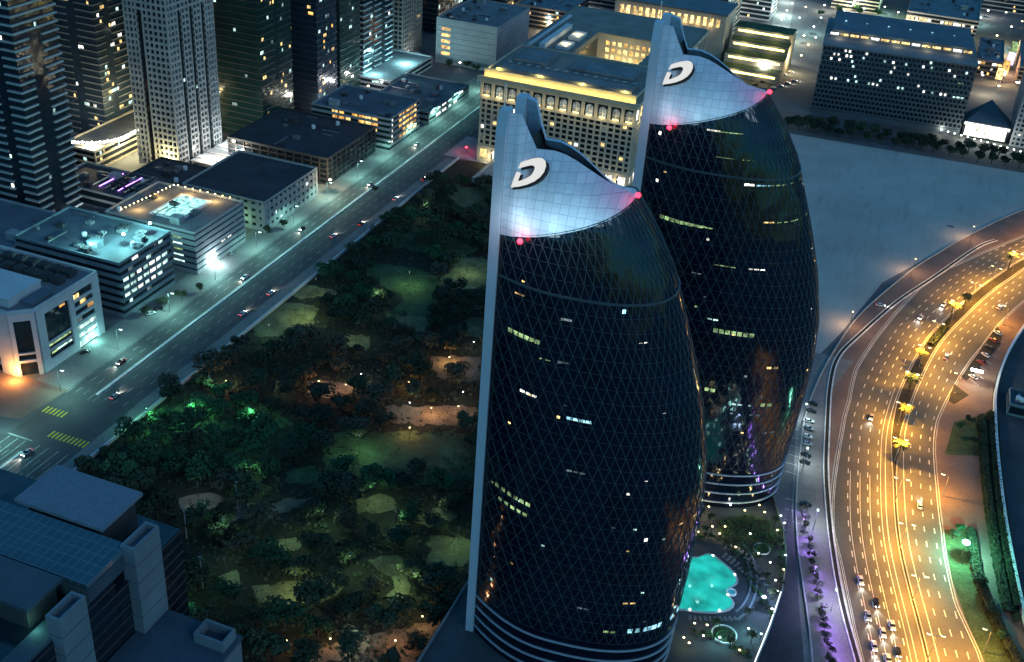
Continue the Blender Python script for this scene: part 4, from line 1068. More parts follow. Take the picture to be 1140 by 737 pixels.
# fill of the far city, only the roofs and lit fronts show at the top edge
far = [(-330,900,46,60,18),(-300,1000,60,50,26),(-390,930,40,60,24),(-340,1090,70,60,22),(-250,1060,60,60,30),(-170,1050,30,50,20),(-230,1150,70,70,26),(-120,1250,60,60,22),(-40,1240,60,70,26),(40,1230,60,60,20),(-330,1200,80,70,30),(-470,1000,60,60,60),(-470,720,40,50,90),(-480,620,34,40,120),(-470,860,44,50,80),(-540,560,44,50,130),(-560,700,44,50,120),(-500,450,36,44,130),(-620,620,60,60,120),(-560,850,60,60,90),(-640,960,80,60,70)]
wd = ['pale concrete','brown','grey','dark']
for i,(x,y,w,d,h) in enumerate(far):
    tall = h > 50
    lb = ('%s tower standing far behind the left skyscrapers, %s' if tall else '%s low block of the far district, %s') % (rb.choice(wd), ['beside the black glass tower','left of the far crossing','behind the grey block','at the top edge left of centre','behind the arcade','by the white promenade','beyond the arcade block','beyond the white-roofed hall','past the blue-roofed block','at the top right corner','furthest left of the low blocks','by the far road','behind the chevron-striped tower','behind the dark green tower','left of the black glass tower','behind the pale gridded tower','second row behind the navy tower','behind the striped dark tower','third row back','back row near the top edge','farthest back on the left'][i])
    building('city_tower' if tall else 'city_block', lb, 'tower' if tall else 'building', x,x+w,y,y+d,h, rb.choice(('concrete','brown','grey_roof')),'glass',rb.choice(('blue_roof','grey_roof','dark_roof')),3.8,1.2,.3, nlit=30 if tall else 22, mats=('e_cool','e_warm','e_white','e_orange'), seed=80+i, units=0 if tall else 6)

# ---- dark stepped block at the lower left
def near_block():
    t = thing('office_tower', 'dark blue stepped tower block with two tall fins in the lower left corner', 'office tower', (-180,160,0))
    X, Y = -180, 160
    core = MB().box(-90,17.2,-42,12,0,52).box(-90,17.2,12.2,40,0,48).build('curtain_wall','glass',t)
    b = MB()
    for k in range(14):
        z = 4+3.6*k; b.box(17.1,17.5,-42,40,z,z+.45) if z < 48 else b.box(17.1,17.5,-42,12,z,z+.45)
    b.build('storey_bands','dark_metal',t)
    rf = MB().box(-20.5,8.2,20,37,58.9,60).build('roof_slab','roof_tiles',t)
    MB().box(-18,6,22,36,48,58.9).build('plant_room','dark_metal',t)
    MB().box(-22,7,18.2,19.8,52,53.5).box(-19.5,16.8,3.0,19.0,52,56.5).build('skylight_curb','navy_roof',t)
    mb = MB(); mb.v=[(-30,3,57.0),(16.9,3,57.0),(16.9,19,57.0),(-30,19,57.0),(-30,3,58.2),(16.9,3,58.2),(16.9,19,59.0),(-30,19,59.0)]
    mb.f=[(0,3,2,1),(4,5,6,7),(0,1,5,4),(1,2,6,5),(2,3,7,6),(3,0,4,7)]; mb.build('skylight','skylight',t)
    MB().box(-44,11.2,-11.2,1.2,58.9,60).build('roof_slab','navy_roof',t)
    MB().box(-44,9.5,-10,0.2,52,58.9).build('plant_room','dark_metal',t)
    MB().box(11.4,17.0,-42,2.6,52,53).build('terrace','navy_roof',t)
    for (y0,y1) in ((17.0,27.5),(-10.8,-1.5)):
        f = MB().box(16.2,20.4,y0,y0+.7,0,60).box(16.2,20.4,y1-.7,y1,0,60).box(16.2,16.8,y0+.7,y1-.7,0,60).box(19.8,20.4,y0+.7,y1-.7,0,60).box(16.8,19.8,y0+.7,y1-.7,0,57.5).build('fin_tower','slate',t)
        g = MB()
        for k in range(1,10): g.box(16.1,20.5,y0-.06,y0+.3,6*k,6*k+.12); g.box(20.2,20.48,y0+.02,y1-.02,6*k,6*k+.12)
        g.build('panel_joint','dark_metal',f)
    w = MB().box(17.6,44,-20,27,0,29).build('wing','slate',t)
    MB().box(17.6,44.4,-20,27.4,29,30).build('wing_roof','navy_roof',w)
    mb = MB().box(34,34.6,20,26,30,33.5).box(42.6,43.2,20,26,30,33.5).box(34.6,42.6,25.4,26,30,33.5).box(34.6,42.6,20,20.6,30,33.5); mb.build('roof_box','slate',w)
    rnd = random.Random(4)
    for _ in range(16): pane(core, rnd.choice(('e_cool','e_green','e_dim')), 17.3, rnd.uniform(-38,-12), 4+3.6*rnd.randint(7,13)-1.6, rnd.uniform(.8,2.2), 1.6, 'e')
    lamp('POINT',(12,-10.5,55),150*LP,(.3,1,.7),t,.3)
near_block()
clear_empty_kind()

rk = random.Random(21)
for i,(a,b,m,wh) in enumerate(((345,118,'g_white','behind the dark garage'),(327,129,'g_warm','behind the dark garage, the yellow one'),(390,97,'e_white','at the foot of the chevron-striped tower'),(302,142,'e_cool','behind the navy-roofed block'),(286,172,'g_warm','between the court and the navy-roofed block'),(262,176,'e_white','at the right end of the floodlit court'),(226,186,'e_warm','at the near end of the floodlit court'),(190,196,'e_warm','at the foot of the pale gridded tower'),(440,72,'e_white','right of the brownish grid tower'),(462,58,'e_white','below the black glass tower'),(472,66,'e_green','among the trees below the black glass tower'),(455,72,'e_warm','right of the parking deck lights'),(500,92,'e_white','at the corner of the plain grey block'),(100,236,'e_white','at the foot of the striped dark tower'),(118,214,'e_cool','beside the violet-lit roof'),(65,262,'g_warm','left of the floodlit roof'))):
    x,y = G(a,b,4); f = thing('kiosk','small lit kiosk '+wh,'kiosk',(x,y,0.05),rk.uniform(-.3,.3),'lit kiosks between the left buildings')
    w=rk.uniform(5,8); MB().box(-w/2,w/2,-2,2,0,3.2).build('wall','pale',f); MB().box(-w/2-.6,w/2+.6,-3,2.6,3.2,3.5).build('roof','grey_roof',f); pane(f,m if m[0]=='e' else 'e_white',0,-2.05,1.7,w-.8,2.2,'s',name='lit_front'); MB().lathe([(0,-.4),(.6,0),(0,.4)],8,(0,-3.2,3.0)).build('lantern','g_warm' if 'warm' in m else 'g_white',f)
    lamp('POINT',(0,-4.2,4.5),1500*LP,(1,.8,.45) if 'warm' in m else (.85,1,.95),f,.4)
fl = [(610,28),(575,10),(530,24),(522,12),(495,52),(700,4),(716,6),(742,4),(802,6),(812,12),(870,22),(876,12),(882,4),(895,40),(892,62),(908,42),(914,20),(926,24),(950,6),(962,10),(976,4),(1018,6),(1044,4),(1066,3),(1086,6),(1100,12),(1116,4),(1138,24),(1128,48),(1100,74),(1118,84),(1132,92)]+[(505,62),(512,70),(590,15),(604,8),(566,24),(548,30),(640,6),(625,14),(455,40),(448,50),(440,60),(430,84),(425,92),(410,96),(890,20),(897,8),(886,36),(880,50),(872,64),(900,50),(906,30),(918,6),(940,12),(985,8),(1000,14),(1010,20),(1024,26),(1096,48),(1104,60),(1094,84),(1112,96),(1126,30),(1136,60),(1132,8),(1120,14),(760,8),(830,50),(850,78),(838,72),(826,66),(1092,20),(1110,40),(1060,52),(480,90),(470,96),(500,108),(95,150),(90,160)]
for i,(a,b) in enumerate(sorted(fl)):
    x,y = G(a,b,6); m = rk.choice(('g_white','g_cool','g_warm','g_white'))
    f = thing('street_lamp','small far street lamp along the top of the view, %d%s counted from the left' % (i+1, 'th'),'street lamp',(x,y,0),0,'far street lamps')
    f['label'] = '%s light of a far street lamp, %s counted from the left' % ({'g_white':'white','g_cool':'cyan','g_warm':'amber'}[m], ORD2(i+1))
    MB().tube((0,0,0),(0,0,6),.14,.1).build('pole','metal',f); MB().lathe([(0,-.6),(.95,0),(0,.6)],8,(0,0,6.3)).build('lamp_head',m,f)
    if i % 3 == 0: lamp('POINT',(0,0,8),5000*LP,{'g_white':(1,.95,.8),'g_cool':(.55,1,.9),'g_warm':(1,.7,.3)}[m],f,.5)

# ================================================================== VEGETATION
ordn = ORD2
def leaf_quad(mb, c, n, s, rnd):
    n = (Vector(n)+Vector((rnd.uniform(-1,1),rnd.uniform(-1,1),rnd.uniform(-.6,1)))*.9).normalized()
    a = n.orthogonal().normalized(); a.rotate(Matrix.Rotation(rnd.uniform(0,6.3), 3, n)); b = n.cross(a)
    c = Vector(c); w = s*rnd.uniform(.6,1.2); h = s*rnd.uniform(.5,1.0)
    mb.quad(c-a*w, c-b*h, c+a*w, c+b*h)
def crown_mesh(seed, mat, n=620, flat=.62, lobes=8):
    rnd = random.Random(seed); mb = MB(); L = []
    for _ in range(lobes):
        a = rnd.uniform(0, 6.28); r = rnd.uniform(.15,.68); z = rnd.uniform(-.25,.42)
        L.append((Vector((r*math.cos(a), r*math.sin(a), z*flat)), rnd.uniform(.28,.52)))
    for i in range(n):
        c, r = rnd.choice(L)
        d = Vector((rnd.gauss(0,1), rnd.gauss(0,1), rnd.gauss(.15,1))).normalized()
        p = c+Vector((d.x,d.y,d.z*.8))*r*rnd.uniform(.62,1.08)
        leaf_quad(mb, p, d, .105, rnd)
    return mb.mesh('crown', mat)
def trunk_mesh(seed):
    rnd = random.Random(seed); mb = MB(); mb.tube((0,0,-1.05),(0.02,0.03,-.42),.055,.04,7)
    for k in range(6):
        a = k*1.05+rnd.uniform(-.3,.3); r = rnd.uniform(.3,.6); q = Vector((r*math.cos(a), r*math.sin(a), rnd.uniform(-.1,.3)))
        m = Vector((q.x*.4,q.y*.4,-.18)); mb.tube((0.02,.03,-.44), m, .03,.02,5); mb.tube(m, q, .02,.008,5)
    return mb.mesh('trunk','bark')
CROWN = {k: [crown_mesh(10*i+j, m) for j in range(4)] for i,(k,m) in enumerate((('dark','leaf'),('green','leaf_green'),('olive','leaf_olive')))}
CROWN['column'] = [crown_mesh(91+j, 'leaf', 520, 1.2, 7) for j in range(2)]
TRUNK = [trunk_mesh(k) for k in range(3)]
def tree(kind, x, y, r, label, group, z=0.05, hk=1.0, rnd=random):
    t = thing('shrub' if 'shrub' in label else 'tree', label, 'shrub' if 'shrub' in label else 'tree', (x,y,z+r*1.05*hk), rnd.uniform(0,6.28), group); t.scale = (r,r,r*hk)
    put('crown', rnd.choice(CROWN[kind]), t); put('trunk', rnd.choice(TRUNK), t)
    return t
def inpoly(p, poly):
    x, y = p; c = False; n = len(poly)
    for i in range(n):
        (x0,y0),(x1,y1) = poly[i], poly[(i+1)%n]
        if (y0>y) != (y1>y) and x < (x1-x0)*(y-y0)/(y1-y0)+x0: c = not c
    return c
ROTI = ROT.transposed()
def proj(p):
    v = ROTI @ (Vector(p)-CAMPOS); return (570+FPX*v.x/-v.z, 368.5-FPX*v.y/-v.z)
CLEAR = [((326,314),(376,320),(370,340),(322,338)),((380,368),(416,373),(412,398),(376,394)),((192,552),(244,545),(250,568),(202,578)),((296,598),(334,594),(342,616),(302,622)),((236,636),(266,630),(272,656),(240,660)),((388,552),(434,548),(444,572),(398,578)),((314,521),(354,516),(360,540),(320,546)),((458,568),(504,562),(508,586),(466,592)),((275,338),(352,336),(348,368),(318,378),(280,376)), ((405,290),(470,298),(494,318),(484,348),(455,368),(428,354),(445,330),(408,314)), ((438,350),(480,352),(472,372),(434,370)),
  ((515,285),(550,290),(542,322),(498,326),(490,308)), ((520,352),(540,356),(536,376),(520,372)), ((478,396),(536,396),(534,428),(484,424)), ((342,425),(392,428),(384,445),(350,443)), ((428,450),(538,452),(536,476),(438,474)),
  ((396,484),(522,487),(518,520),(402,524)), ((250,566),(352,554),(300,578),(255,582)), ((478,596),(528,598),(522,632),(476,634)), ((280,650),(380,644),(366,672),(288,676)), ((410,622),(442,618),(460,640),(452,670),(424,670),(440,648)), ((505,206),(545,216),(540,236),(502,228))]
rp = random.Random(42)
rows = []; y = 566.0; SPX = 11.6
while y > 176:
    row = []
    x = -246.0+rp.uniform(0,5)
    while x < -99:
        xx = x+rp.uniform(-2.6,2.6); yy = y+rp.uniform(-3.2,3.2); r = rp.uniform(5.0,8.2)
        p = proj((xx,yy,0)); q = proj((xx,yy,r))
        vis = q[0] < 585 and p[0] > -10 and q[1] < 760
        blk = -170 < xx < -130 and 130 < yy < 190
        if vis and not blk and not any(inpoly(p,c) for c in CLEAR) and rp.random() < .97:
            g = 130 < q[0] < 330 and 430 < q[1] < 520
            k = 'green' if (g and rp.random() < .8) else rp.choice(('dark','dark','dark','olive','green'))
            if 300 < q[0] < 545 and 370 < q[1] < 470: k = rp.choice(('olive','olive','dark'))
            row.append((xx,yy,r,k))
        x += SPX
    if row: rows.append(row)
    y -= 12.4
print('TREES', sum(len(r) for r in rows))
for i, row in enumerate(rows):
    for j, (x,y,r,k) in enumerate(row):
        look = {'dark':'dark bushy','green':'leaf-green bushy','olive':'brownish olive'}[k]
        tree(k, x, y, r*(.8 if (i*7+j*3)%4==0 else 1.0), '%s park tree, %s from the boulevard in the %s row from the grey wall' % (look, ordn(j+1), ordn(i+1)), 'trees of the dark park', hk=.8, rnd=rp)
# undergrowth nobody could count
mb = MB()
for _ in range(16000):
    x = rp.uniform(-250,-100); y = rp.uniform(178,570); p = proj((x,y,0))
    if p[0] > 585 or p[0] < 0 or any(inpoly(p,c) for c in CLEAR): continue
    leaf_quad(mb, (x,y,rp.uniform(.2,1.1)), (0,0,1), rp.uniform(.5,1.1), rp)
for _ in range(9000):
    x = rp.uniform(-250,-100); y = rp.uniform(178,570); p = proj((x,y,0))
    if p[0] > 585 or p[0] < 0 or not any(inpoly(p,c) for c in CLEAR): continue
    if rp.random() < .35+.65*(math.sin(x*.21)*math.sin(y*.17+x*.05) > .25): leaf_quad(mb, (x,y,rp.uniform(.1,.5)), (0,0,1), rp.uniform(.3,.8), rp)
tag(mb.build('undergrowth','leaf'), 'low undergrowth spreading between the park trees', 'undergrowth', kind='stuff')
# tree belt behind the sand lot
bl = []
for k in range(38):
    u = (k+rp.uniform(-.3,.3))/37; x = -78+166*u; y = 768+7*u+(k%2)*11+rp.uniform(-2,2)
    bl.append((x,y))
for k,(x,y) in enumerate(bl):
    tree('dark', x, y, rp.uniform(4.2,6.2), 'dark tree in the belt behind the sand lot, %s from its left end' % ordn(k+1), 'trees of the belt behind the sand lot', rnd=rp)
# palms
def palm_meshes(seed, n=34):
    rnd = random.Random(seed); tr = MB(); H = 7.5
    for k in range(6): tr.tube((0.04*k,0,H*k/6),(0.04*(k+1),0,H*(k+1)/6), .30-.02*k, .28-.02*k, 8)
    fr = MB()
    for k in range(n):
        a = k*2.399+rnd.uniform(-.2,.2); up = rnd.uniform(-.2,1.0); L = rnd.uniform(2.8,3.9); prev = Vector((.24,0,H)); d = Vector((math.cos(a),math.sin(a),up)).normalized(); w = .10
        side = Vector((-math.sin(a),math.cos(a),0))
        for s in range(5):
            nx = prev+d*(L/5); w1 = (.55,.62,.5,.3,.06)[s]
            fr.quad(prev+side*w-Vector((0,0,w*.5)), nx+side*w1-Vector((0,0,w1*.5)), nx, prev); fr.quad(prev, nx, nx-side*w1-Vector((0,0,w1*.5)), prev-side*w-Vector((0,0,w*.5)))
            prev = nx; w = w1; d = (d+Vector((0,0,-.30))).normalized()
    return tr.mesh('trunk','bark'), fr.mesh('crown','leaf_palm')
PALM = [palm_meshes(k) for k in range(3)]
def palm(x, y, label, sc=1.0, group=None, z=0.2):
    t = thing('palm_tree', label, 'palm', (x,y,z), rp.uniform(0,6.28), group); t.scale = (sc,sc,sc)
    a, b = rp.choice(PALM); put('trunk', a, t); put('crown', b, t); return t
for (qx,qy,lb,sc) in ((1010,440,'golden floodlit palm in the median, nearest of the three golden ones',1.25),(1057,356,'golden floodlit palm in the median, middle of the three golden ones',1.15),(1122,300,'golden floodlit palm in the median, farthest of the three golden ones',1.15)):
    x,y = G(qx,qy,0); palm(x,y,lb,sc,'palms in the road median')
    for a in range(3):
        lamp('POINT',(x+2.6*math.cos(a*2.1+.5),y+2.6*math.sin(a*2.1+.5),8.2*sc+3.0),1100*LP,(1,.66,.16),None,.4)
for i,(qx,qy) in enumerate(((998,512),(1004,470),(1022,408),(1072,345))):
    x,y = G(qx,qy,0); palm(x,y,'dark unlit palm in the road median, %s from the near end' % ordn(i+1),1.0+.1*(i==0),'palms in the road median')
# hedges on the right and shrubs
def hedge(label, pts, w, h, mat='leaf', dens=9, z=0.15):
    c = Curve(pts, 2.0); mb = MB(); o = c.p[0]
    t = thing('hedge', label, 'hedge', (o.x,o.y,z))
    core = MB(); c.ribbon(core, -w*.36, w*.36, 0, h=h*.75); core.v = [(a-o.x,b-o.y,d) for a,b,d in core.v]; core.build('stems','leaf',t)
    for _ in range(int(c.L[-1]*dens*(w+h)*.5)):
        l = rp.uniform(0,c.L[-1]); a = rp.uniform(0,math.pi); (x,y),_ = c.at(l, math.cos(a)*w*.5*rp.uniform(.8,1.1)); leaf_quad(mb,(x-o.x,y-o.y,math.sin(a)*h*rp.uniform(.75,1.1)+.1),(0,0,1),.42,rp)
    mb.build('foliage',mat,t); return t
hedge('dark hedge inside the curved white wall on the right', px((1104,462),(1108,520),(1114,570),(1122,625),(1134,680)), 4.5, 2.6)
hedge('second dark hedge running beside the pink pavement on the right', px((1093,466),(1096,520),(1101,565),(1109,620),(1122,684)), 3.6, 2.2)
hedge('dark hedge bordering the green lamp lawn on the right', px((1080,592),(1086,635),(1098,670),(1114,705),(1136,745)), 4.0, 2.4)
hedge('dark hedge inside the median between the crossings', px((1036,385),(1044,375),(1054,362)), 3.6, 1.6)
for i,(qx,qy) in enumerate(((1068,478),(1078,472),(1088,480),(1072,494),(1084,497),(1060,600),(1068,594),(1090,655),(1102,690),(1112,712))):
    x,y = G(qx,qy,0); tree('dark' if i%3 else 'green', x,y,rp.uniform(2.0,3.0),'small dark tree on the green verges right of the road, %s from the far end' % ordn(i+1),'small trees on the right verges',z=.18,rnd=rp)
for i in range(22):
    u = i/21; qx, qy = 893+34*u**1.1, 572+172*u; x,y = G(qx+rp.uniform(-3,3),qy,0)
    tree('column' if i%4==0 else 'dark', x,y,rp.uniform(1.5,2.2),'shrub in the violet-lit row beside the service lot, %s from the far end' % ordn(i+1),'violet-lit shrubs',z=.1,rnd=rp)
for i in range(9):
    x,y = G(890+36*(i/8)**1.1, 578+160*(i/8),0); f = thing('ground_light','violet ground light among the shrubs by the service lot, %s from the far end' % ordn(i+1),'ground light',(x+1.4,y,.1),0,'violet ground lights')
    MB().lathe([(.22,0),(.22,.35),(.1,.4)],8).build('housing','dark_metal',f); MB().lathe([(.2,.42),(.26,.6),(0,.7)],8).build('lens','g_purple',f); lamp('POINT',(0,0,3.2),800*LP,(.38,.18,1),f,.3)
for i,(qx,qy) in enumerate(((165,352),(182,343),(205,335),(225,326),(420,215),(300,262),(318,254))):
    x,y = G(qx,qy,0); tree('dark',x-1,y,rp.uniform(2.4,3.2),'small street tree on the boulevard pavement, %s from the left' % ordn(i+1),'street trees on the boulevard',z=.14,rnd=rp)
for i,(x,y) in enumerate(((-352,588),(-352,606),(-360,640),(-350,520),(-362,480),(-352,766),(-330,764),(-318,768),(-308,764))):
    tree('dark',x,y,4.0,'dark tree between the low blocks and the left towers, %s from the near end' % ordn(i+1),'trees between the left blocks',rnd=rp)
for i in range(16):
    x,y = -100+56*((i*37)%16)/16, 1098+5*i; tree('green',x,y,rp.uniform(3,5),'lit green garden tree near the top edge, %s from the near side' % ordn(i+1),'trees of the lit garden',rnd=rp)

# ================================================================== PODIUM DECK
PZ = 10.0
def podium():
    edge = [(-96,206),(-96,372),(-34,374)] + [G(a,b,PZ) for a,b in ((862,556),(872,590),(876,622),(871,660),(858,700),(840,745))] + [(-6,222),(-14,206)]
    t = thing('podium', 'dark podium with a planted pool deck joining the two lens-shaped towers', 'podium', (-50,290,0))
    L = lambda p: [(x+50,y-290) for x,y in p]
    MB().prism(L(edge),0,PZ-.4).build('wall','glass_blue',t); MB().prism(L(edge),PZ-.4,PZ).build('deck','deck',t)
    mb = MB(); E = L(edge)
    for i in range(len(E)):
        a = Vector(E[i]); b = Vector(E[(i+1)%len(E)]); d = (b-a)
        if d.length < .1: continue
        d.normalize(); n = Vector((d.y,-d.x)); mb.prism([tuple(a),tuple(b),tuple(b+n*.35),tuple(a+n*.35)],PZ-.4,PZ+1.2)
    mb.build('parapet','slate',t)
    Q = L([G(a,b,PZ) for a,b in ((871,662),(858,700),(842,740))])
    mb = MB()
    for a,b in zip(Q,Q[1:]): mb.tube((a[0]-.6,a[1],PZ+1.0),(b[0]-.6,b[1],PZ+1.0),.13,.13,6)
    mb.build('light_strip','g_strip',t)
    return t
podium()
def dk(a,b): return G(a,b,PZ)
pts = [dk(*p) for p in ((738,608),(772,620),(790,616),(808,628),(820,640),(821,650),(812,656),(812,664),(818,672),(812,680),(790,683),(762,680),(735,672))]
c = Curve(pts+[pts[0]],1.5); pp = [(q.x,q.y) for q in c.p[:-1]]
pl = thing('swimming_pool','glowing turquoise pool on the deck between the two towers','pool',(pp[0][0],pp[0][1],PZ))
cx = sum(p[0] for p in pp)/len(pp); cy = sum(p[1] for p in pp)/len(pp); o = pp[0]
big = [(cx+(x-cx)*1.0-o[0], cy+(y-cy)*1.0-o[1]) for x,y in pp]; sm = [(cx+(x-cx)*.95-o[0],cy+(y-cy)*.95-o[1]) for x,y in pp]
MB().prism(big,0,.14).build('coping','pale',pl); MB().prism(sm,.14,.16).build('basin','tile_glow',pl); MB().sheet(sm,.30).build('water','water',pl)
for a in range(10):
    k = int(a*len(sm)/10); x,y = sm[k]; f = put('pool_light', MB().lathe([(.22,0),(.28,.2),(0,.35)],8).mesh('pool_light','g_white'), pl, (x*1.0,y*1.0,.32))
for u,v in ((.25,.3),(.45,.5),(.6,.3),(.7,.6),(.35,.75)):
    xs = [p[0] for p in sm]; ys = [p[1] for p in sm]; lamp('POINT',(min(xs)+u*(max(xs)-min(xs)),min(ys)+v*(max(ys)-min(ys)),2.6),90*LP,(.55,1,.95),pl,.5)  # unseen points added for the pool's spill of light
# loungers around the pool
lf = MB(); lf.box(-.32,.32,-.95,.35,.28,.36); lf.box(-.32,-.26,-.9,.3,0,.28); lf.box(.26,.32,-.9,.3,0,.28)
lb_ = MB(); lb_.v=[(-.32,.36,.34),(.32,.36,.34),(.32,.95,.78),(-.32,.95,.78),(-.32,.36,.42),(.32,.36,.42),(.32,.92,.86),(-.32,.92,.86)]; lb_.f=[(0,3,2,1),(4,5,6,7),(0,1,5,4),(1,2,6,5),(2,3,7,6),(3,0,4,7)]
LFM = lf.mesh('frame','grey_roof'); LBM = lb_.mesh('backrest','grey_roof')
lp = []
for k in range(13): u = k/12; lp.append((808+50*u, 610+42*u*u+6*u, 'outer row right of the pool', k+1))
for k in range(9): u = k/8; lp.append((806+36*u, 620+26*u, 'inner row right of the pool', k+1))
for k in range(10): u = k/9; lp.append((768+52*u, 689+5*u-4*u*u, 'near side of the pool', k+1))
for (a,b,w,k) in lp:
    x,y = dk(a,b); t = thing('sun_lounger','dark sun lounger in the %s, %s from the left' % (w, ordn(k)),'sun lounger',(x,y,PZ+.02),math.atan2(cy-y,cx-x)+R(90),'sun loungers around the pool'); t.scale=(1.25,1.25,1.25)
    put('frame',LFM,t); put('backrest',LBM,t)
for i,(a,b,r,lb) in enumerate(((848,612,3.0,'white ring planter by the dark garden patch'),(806,707,4.0,'large white ring planter on the near end of the deck'),(814,660,1.7,'small round splash pool beside the turquoise pool'))):
    x,y = dk(a,b); t = thing('ring_planter' if i<2 else 'splash_pool',lb,'planter' if i<2 else 'pool',(x,y,PZ))
    mb = MB(); n=24; rr_ = [[((r+d)*math.cos(6.2832*k/n),(r+d)*math.sin(6.2832*k/n),z) for k in range(n)] for d,z in ((-.45,0),(-.45,.6),(0,.6),(0,0))]; mb.grid(rr_,closed=True); mb.build('rim','white',t)
    MB().lathe([(r-.46,0),(r-.46,.35)],24).build('soil' if i<2 else 'water','soil' if i<2 else 'tile',t)
    if i<2:
        m2=MB()
        for _ in range(140): a2=rp.uniform(0,6.28); q=r*.8*math.sqrt(rp.random()); leaf_quad(m2,(q*math.cos(a2),q*math.sin(a2),rp.uniform(.4,.9)),(0,0,1),.3,rp)
        m2.build('plants','leaf_green',t)
gp = [dk(*p) for p in ((800,580),(830,574),(856,580),(866,600),(858,618),(838,622),(818,610),(800,598))]
t = thing('garden_bed','dark green garden patch at the foot of the farther tower','garden bed',(gp[0][0],gp[0][1],PZ)); q0=gp[0]
MB().prism([(x-q0[0],y-q0[1]) for x,y in gp],0,.3).build('soil','soil',t); m2=MB()
for _ in range(1500):
    x=rp.uniform(min(p[0] for p in gp),max(p[0] for p in gp)); y=rp.uniform(min(p[1] for p in gp),max(p[1] for p in gp))
    if inpoly((x,y),gp): leaf_quad(m2,(x-q0[0],y-q0[1],rp.uniform(.4,1.6)),(0,0,1),.4,rp)
m2.build('plants','leaf_green',t)
for i,(a,b) in enumerate(((779,578),(790,584),(784,598),(842,592),(862,588),(868,640),(830,690),(836,716),(812,722),(866,612),(795,702),(858,668))):
    x,y = dk(a,b); palm(x,y,'small palm on the pool deck, %s from the far end' % ordn(i+1),.55,'palms on the pool deck',PZ)
for i,(a,b,m,c_,p) in enumerate(((772,585,'g_warm',(1,.75,.35),420),(781,572,'g_warm',(1,.7,.3),420),(792,592,'g_warm',(1,.75,.4),420),(776,598,'g_warm',(1,.7,.3),420),(800,600,'g_warm',(1,.8,.4),260),(818,615,'g_warm',(1,.8,.5),200),(828,574,'g_warm',(.8,1,.4),420),(850,576,'g_warm',(1,.9,.4),420),(864,596,'g_warm',(.8,1,.5),420),(870,610,'g_cool',(.6,1,.8),300),(856,632,'g_white',(1,.9,.7),200),(862,652,'g_white',(1,.9,.7),200),(848,676,'g_blue',(.4,.6,1),6000),(832,706,'g_cool',(.4,1,.95),1500),(800,716,'g_cool',(.4,1,.95),1300),(786,702,'g_warm',(1,.8,.6),160),(772,700,'g_warm',(1,.8,.6),160),(760,716,'g_warm',(.9,1,.5),240),(766,722,'g_warm',(.9,1,.5),160),(822,730,'g_warm',(1,.7,.4),300),(843,622,'g_white',(1,.95,.8),160),(834,600,'g_white',(1,.95,.8),120),(868,580,'g_cool',(.7,1,.9),160),(872,588,'g_white',(1,.95,.8),160),(873,624,'g_cool',(.6,1,.9),200),(871,640,'g_warm',(1,.8,.5),160),(864,664,'g_cool',(.6,1,.9),200),(858,684,'g_white',(1,.95,.8),160),(812,568,'g_white',(1,.95,.8),200),(844,568,'g_warm',(1,.8,.4),200),(788,570,'g_warm',(1,.75,.35),260),(806,592,'g_warm',(1,.75,.35),200),(846,712,'g_cool',(.5,1,.9),260),(782,714,'g_white',(1,.95,.8),160))):
    x,y = dk(a,b); f = thing('deck_lamp','%s lamp on the pool deck, %s from the far end' % ({'g_warm':'small warm','g_cool':'small cyan','g_white':'small white','g_blue':'brilliant blue-white'}[m], ordn(i+1)),'lamp',(x,y,PZ),0,'lamps on the pool deck')
    MB().tube((0,0,0),(0,0,2.2 if m!='g_blue' else 4),.07,.05).build('post','dark_metal',f); s_ = 1.15 if m!='g_blue' else 2.4
    MB().lathe([(0,-.28*s_),(.3*s_,0),(0,.28*s_)],8,(0,0,2.4 if m!='g_blue' else 4.4)).build('globe',m,f); lamp('POINT',(0,0,3.1 if m!='g_blue' else 5.6),p*LP*.34,c_,f,.3)
for i,(a0,b0,a1,b1,n_) in enumerate(((762,596,800,604,7),(806,606,858,652,12),(868,592,870,655,9),(842,652,856,690,6),(770,706,800,712,6),(812,722,838,735,6),(826,628,846,668,8))):
    for k in range(n_):
        u = (k+.5)/n_; x,y = dk(a0+(a1-a0)*u+rp.uniform(-2,2), b0+(b1-b0)*u+rp.uniform(-2,2))
        tree('green' if k%2 else 'dark',x,y,rp.uniform(.8,1.5),'clipped shrub on the pool deck, %s of the %s planted row from the far end' % (ordn(k+1),ordn(i+1)),'shrubs on the pool deck',z=PZ,rnd=rp)
for i,(a,b,r_) in enumerate(((836,640,26),(836,640,32))):
    pts_ = [dk(a-30+r_*1.15*math.cos(t_), b+6+r_*1.5*math.sin(t_)) for t_ in [R(q) for q in range(-60,75,9)]]
    cu = Curve(pts_,1.0); mb = MB(); o_ = cu.p[0]; cu.ribbon(mb,-.3,.3,0,h=.45); mb.v=[(x-o_.x,y-o_.y,z) for x,y,z in mb.v]
    tag(mb.build('terrace_step','slate',None,(o_.x,o_.y,PZ)),'%s curved terrace kerb stepping round the turquoise pool' % ('inner','outer')[i],'kerb')
# pavilion wall glow at the foot of the farther tower
t = thing('deck_pavilion','pale lit pavilion wall tucked under the farther tower','pavilion',(*dk(766,582),PZ)); MB().box(-3,3,-1,6,0,4).build('wall','white',t); MB().box(-3.4,3.4,-1.4,6.4,4,4.3).build('roof','pale',t)
# flat dark asphalt strip beside the podium
sheet('ramp','asphalt',[dk(876,600),dk(871,660),dk(840,745)]+[G(a,b,0) for a,b in ((896,745),(890,680),(886,610),(880,560))],.16)

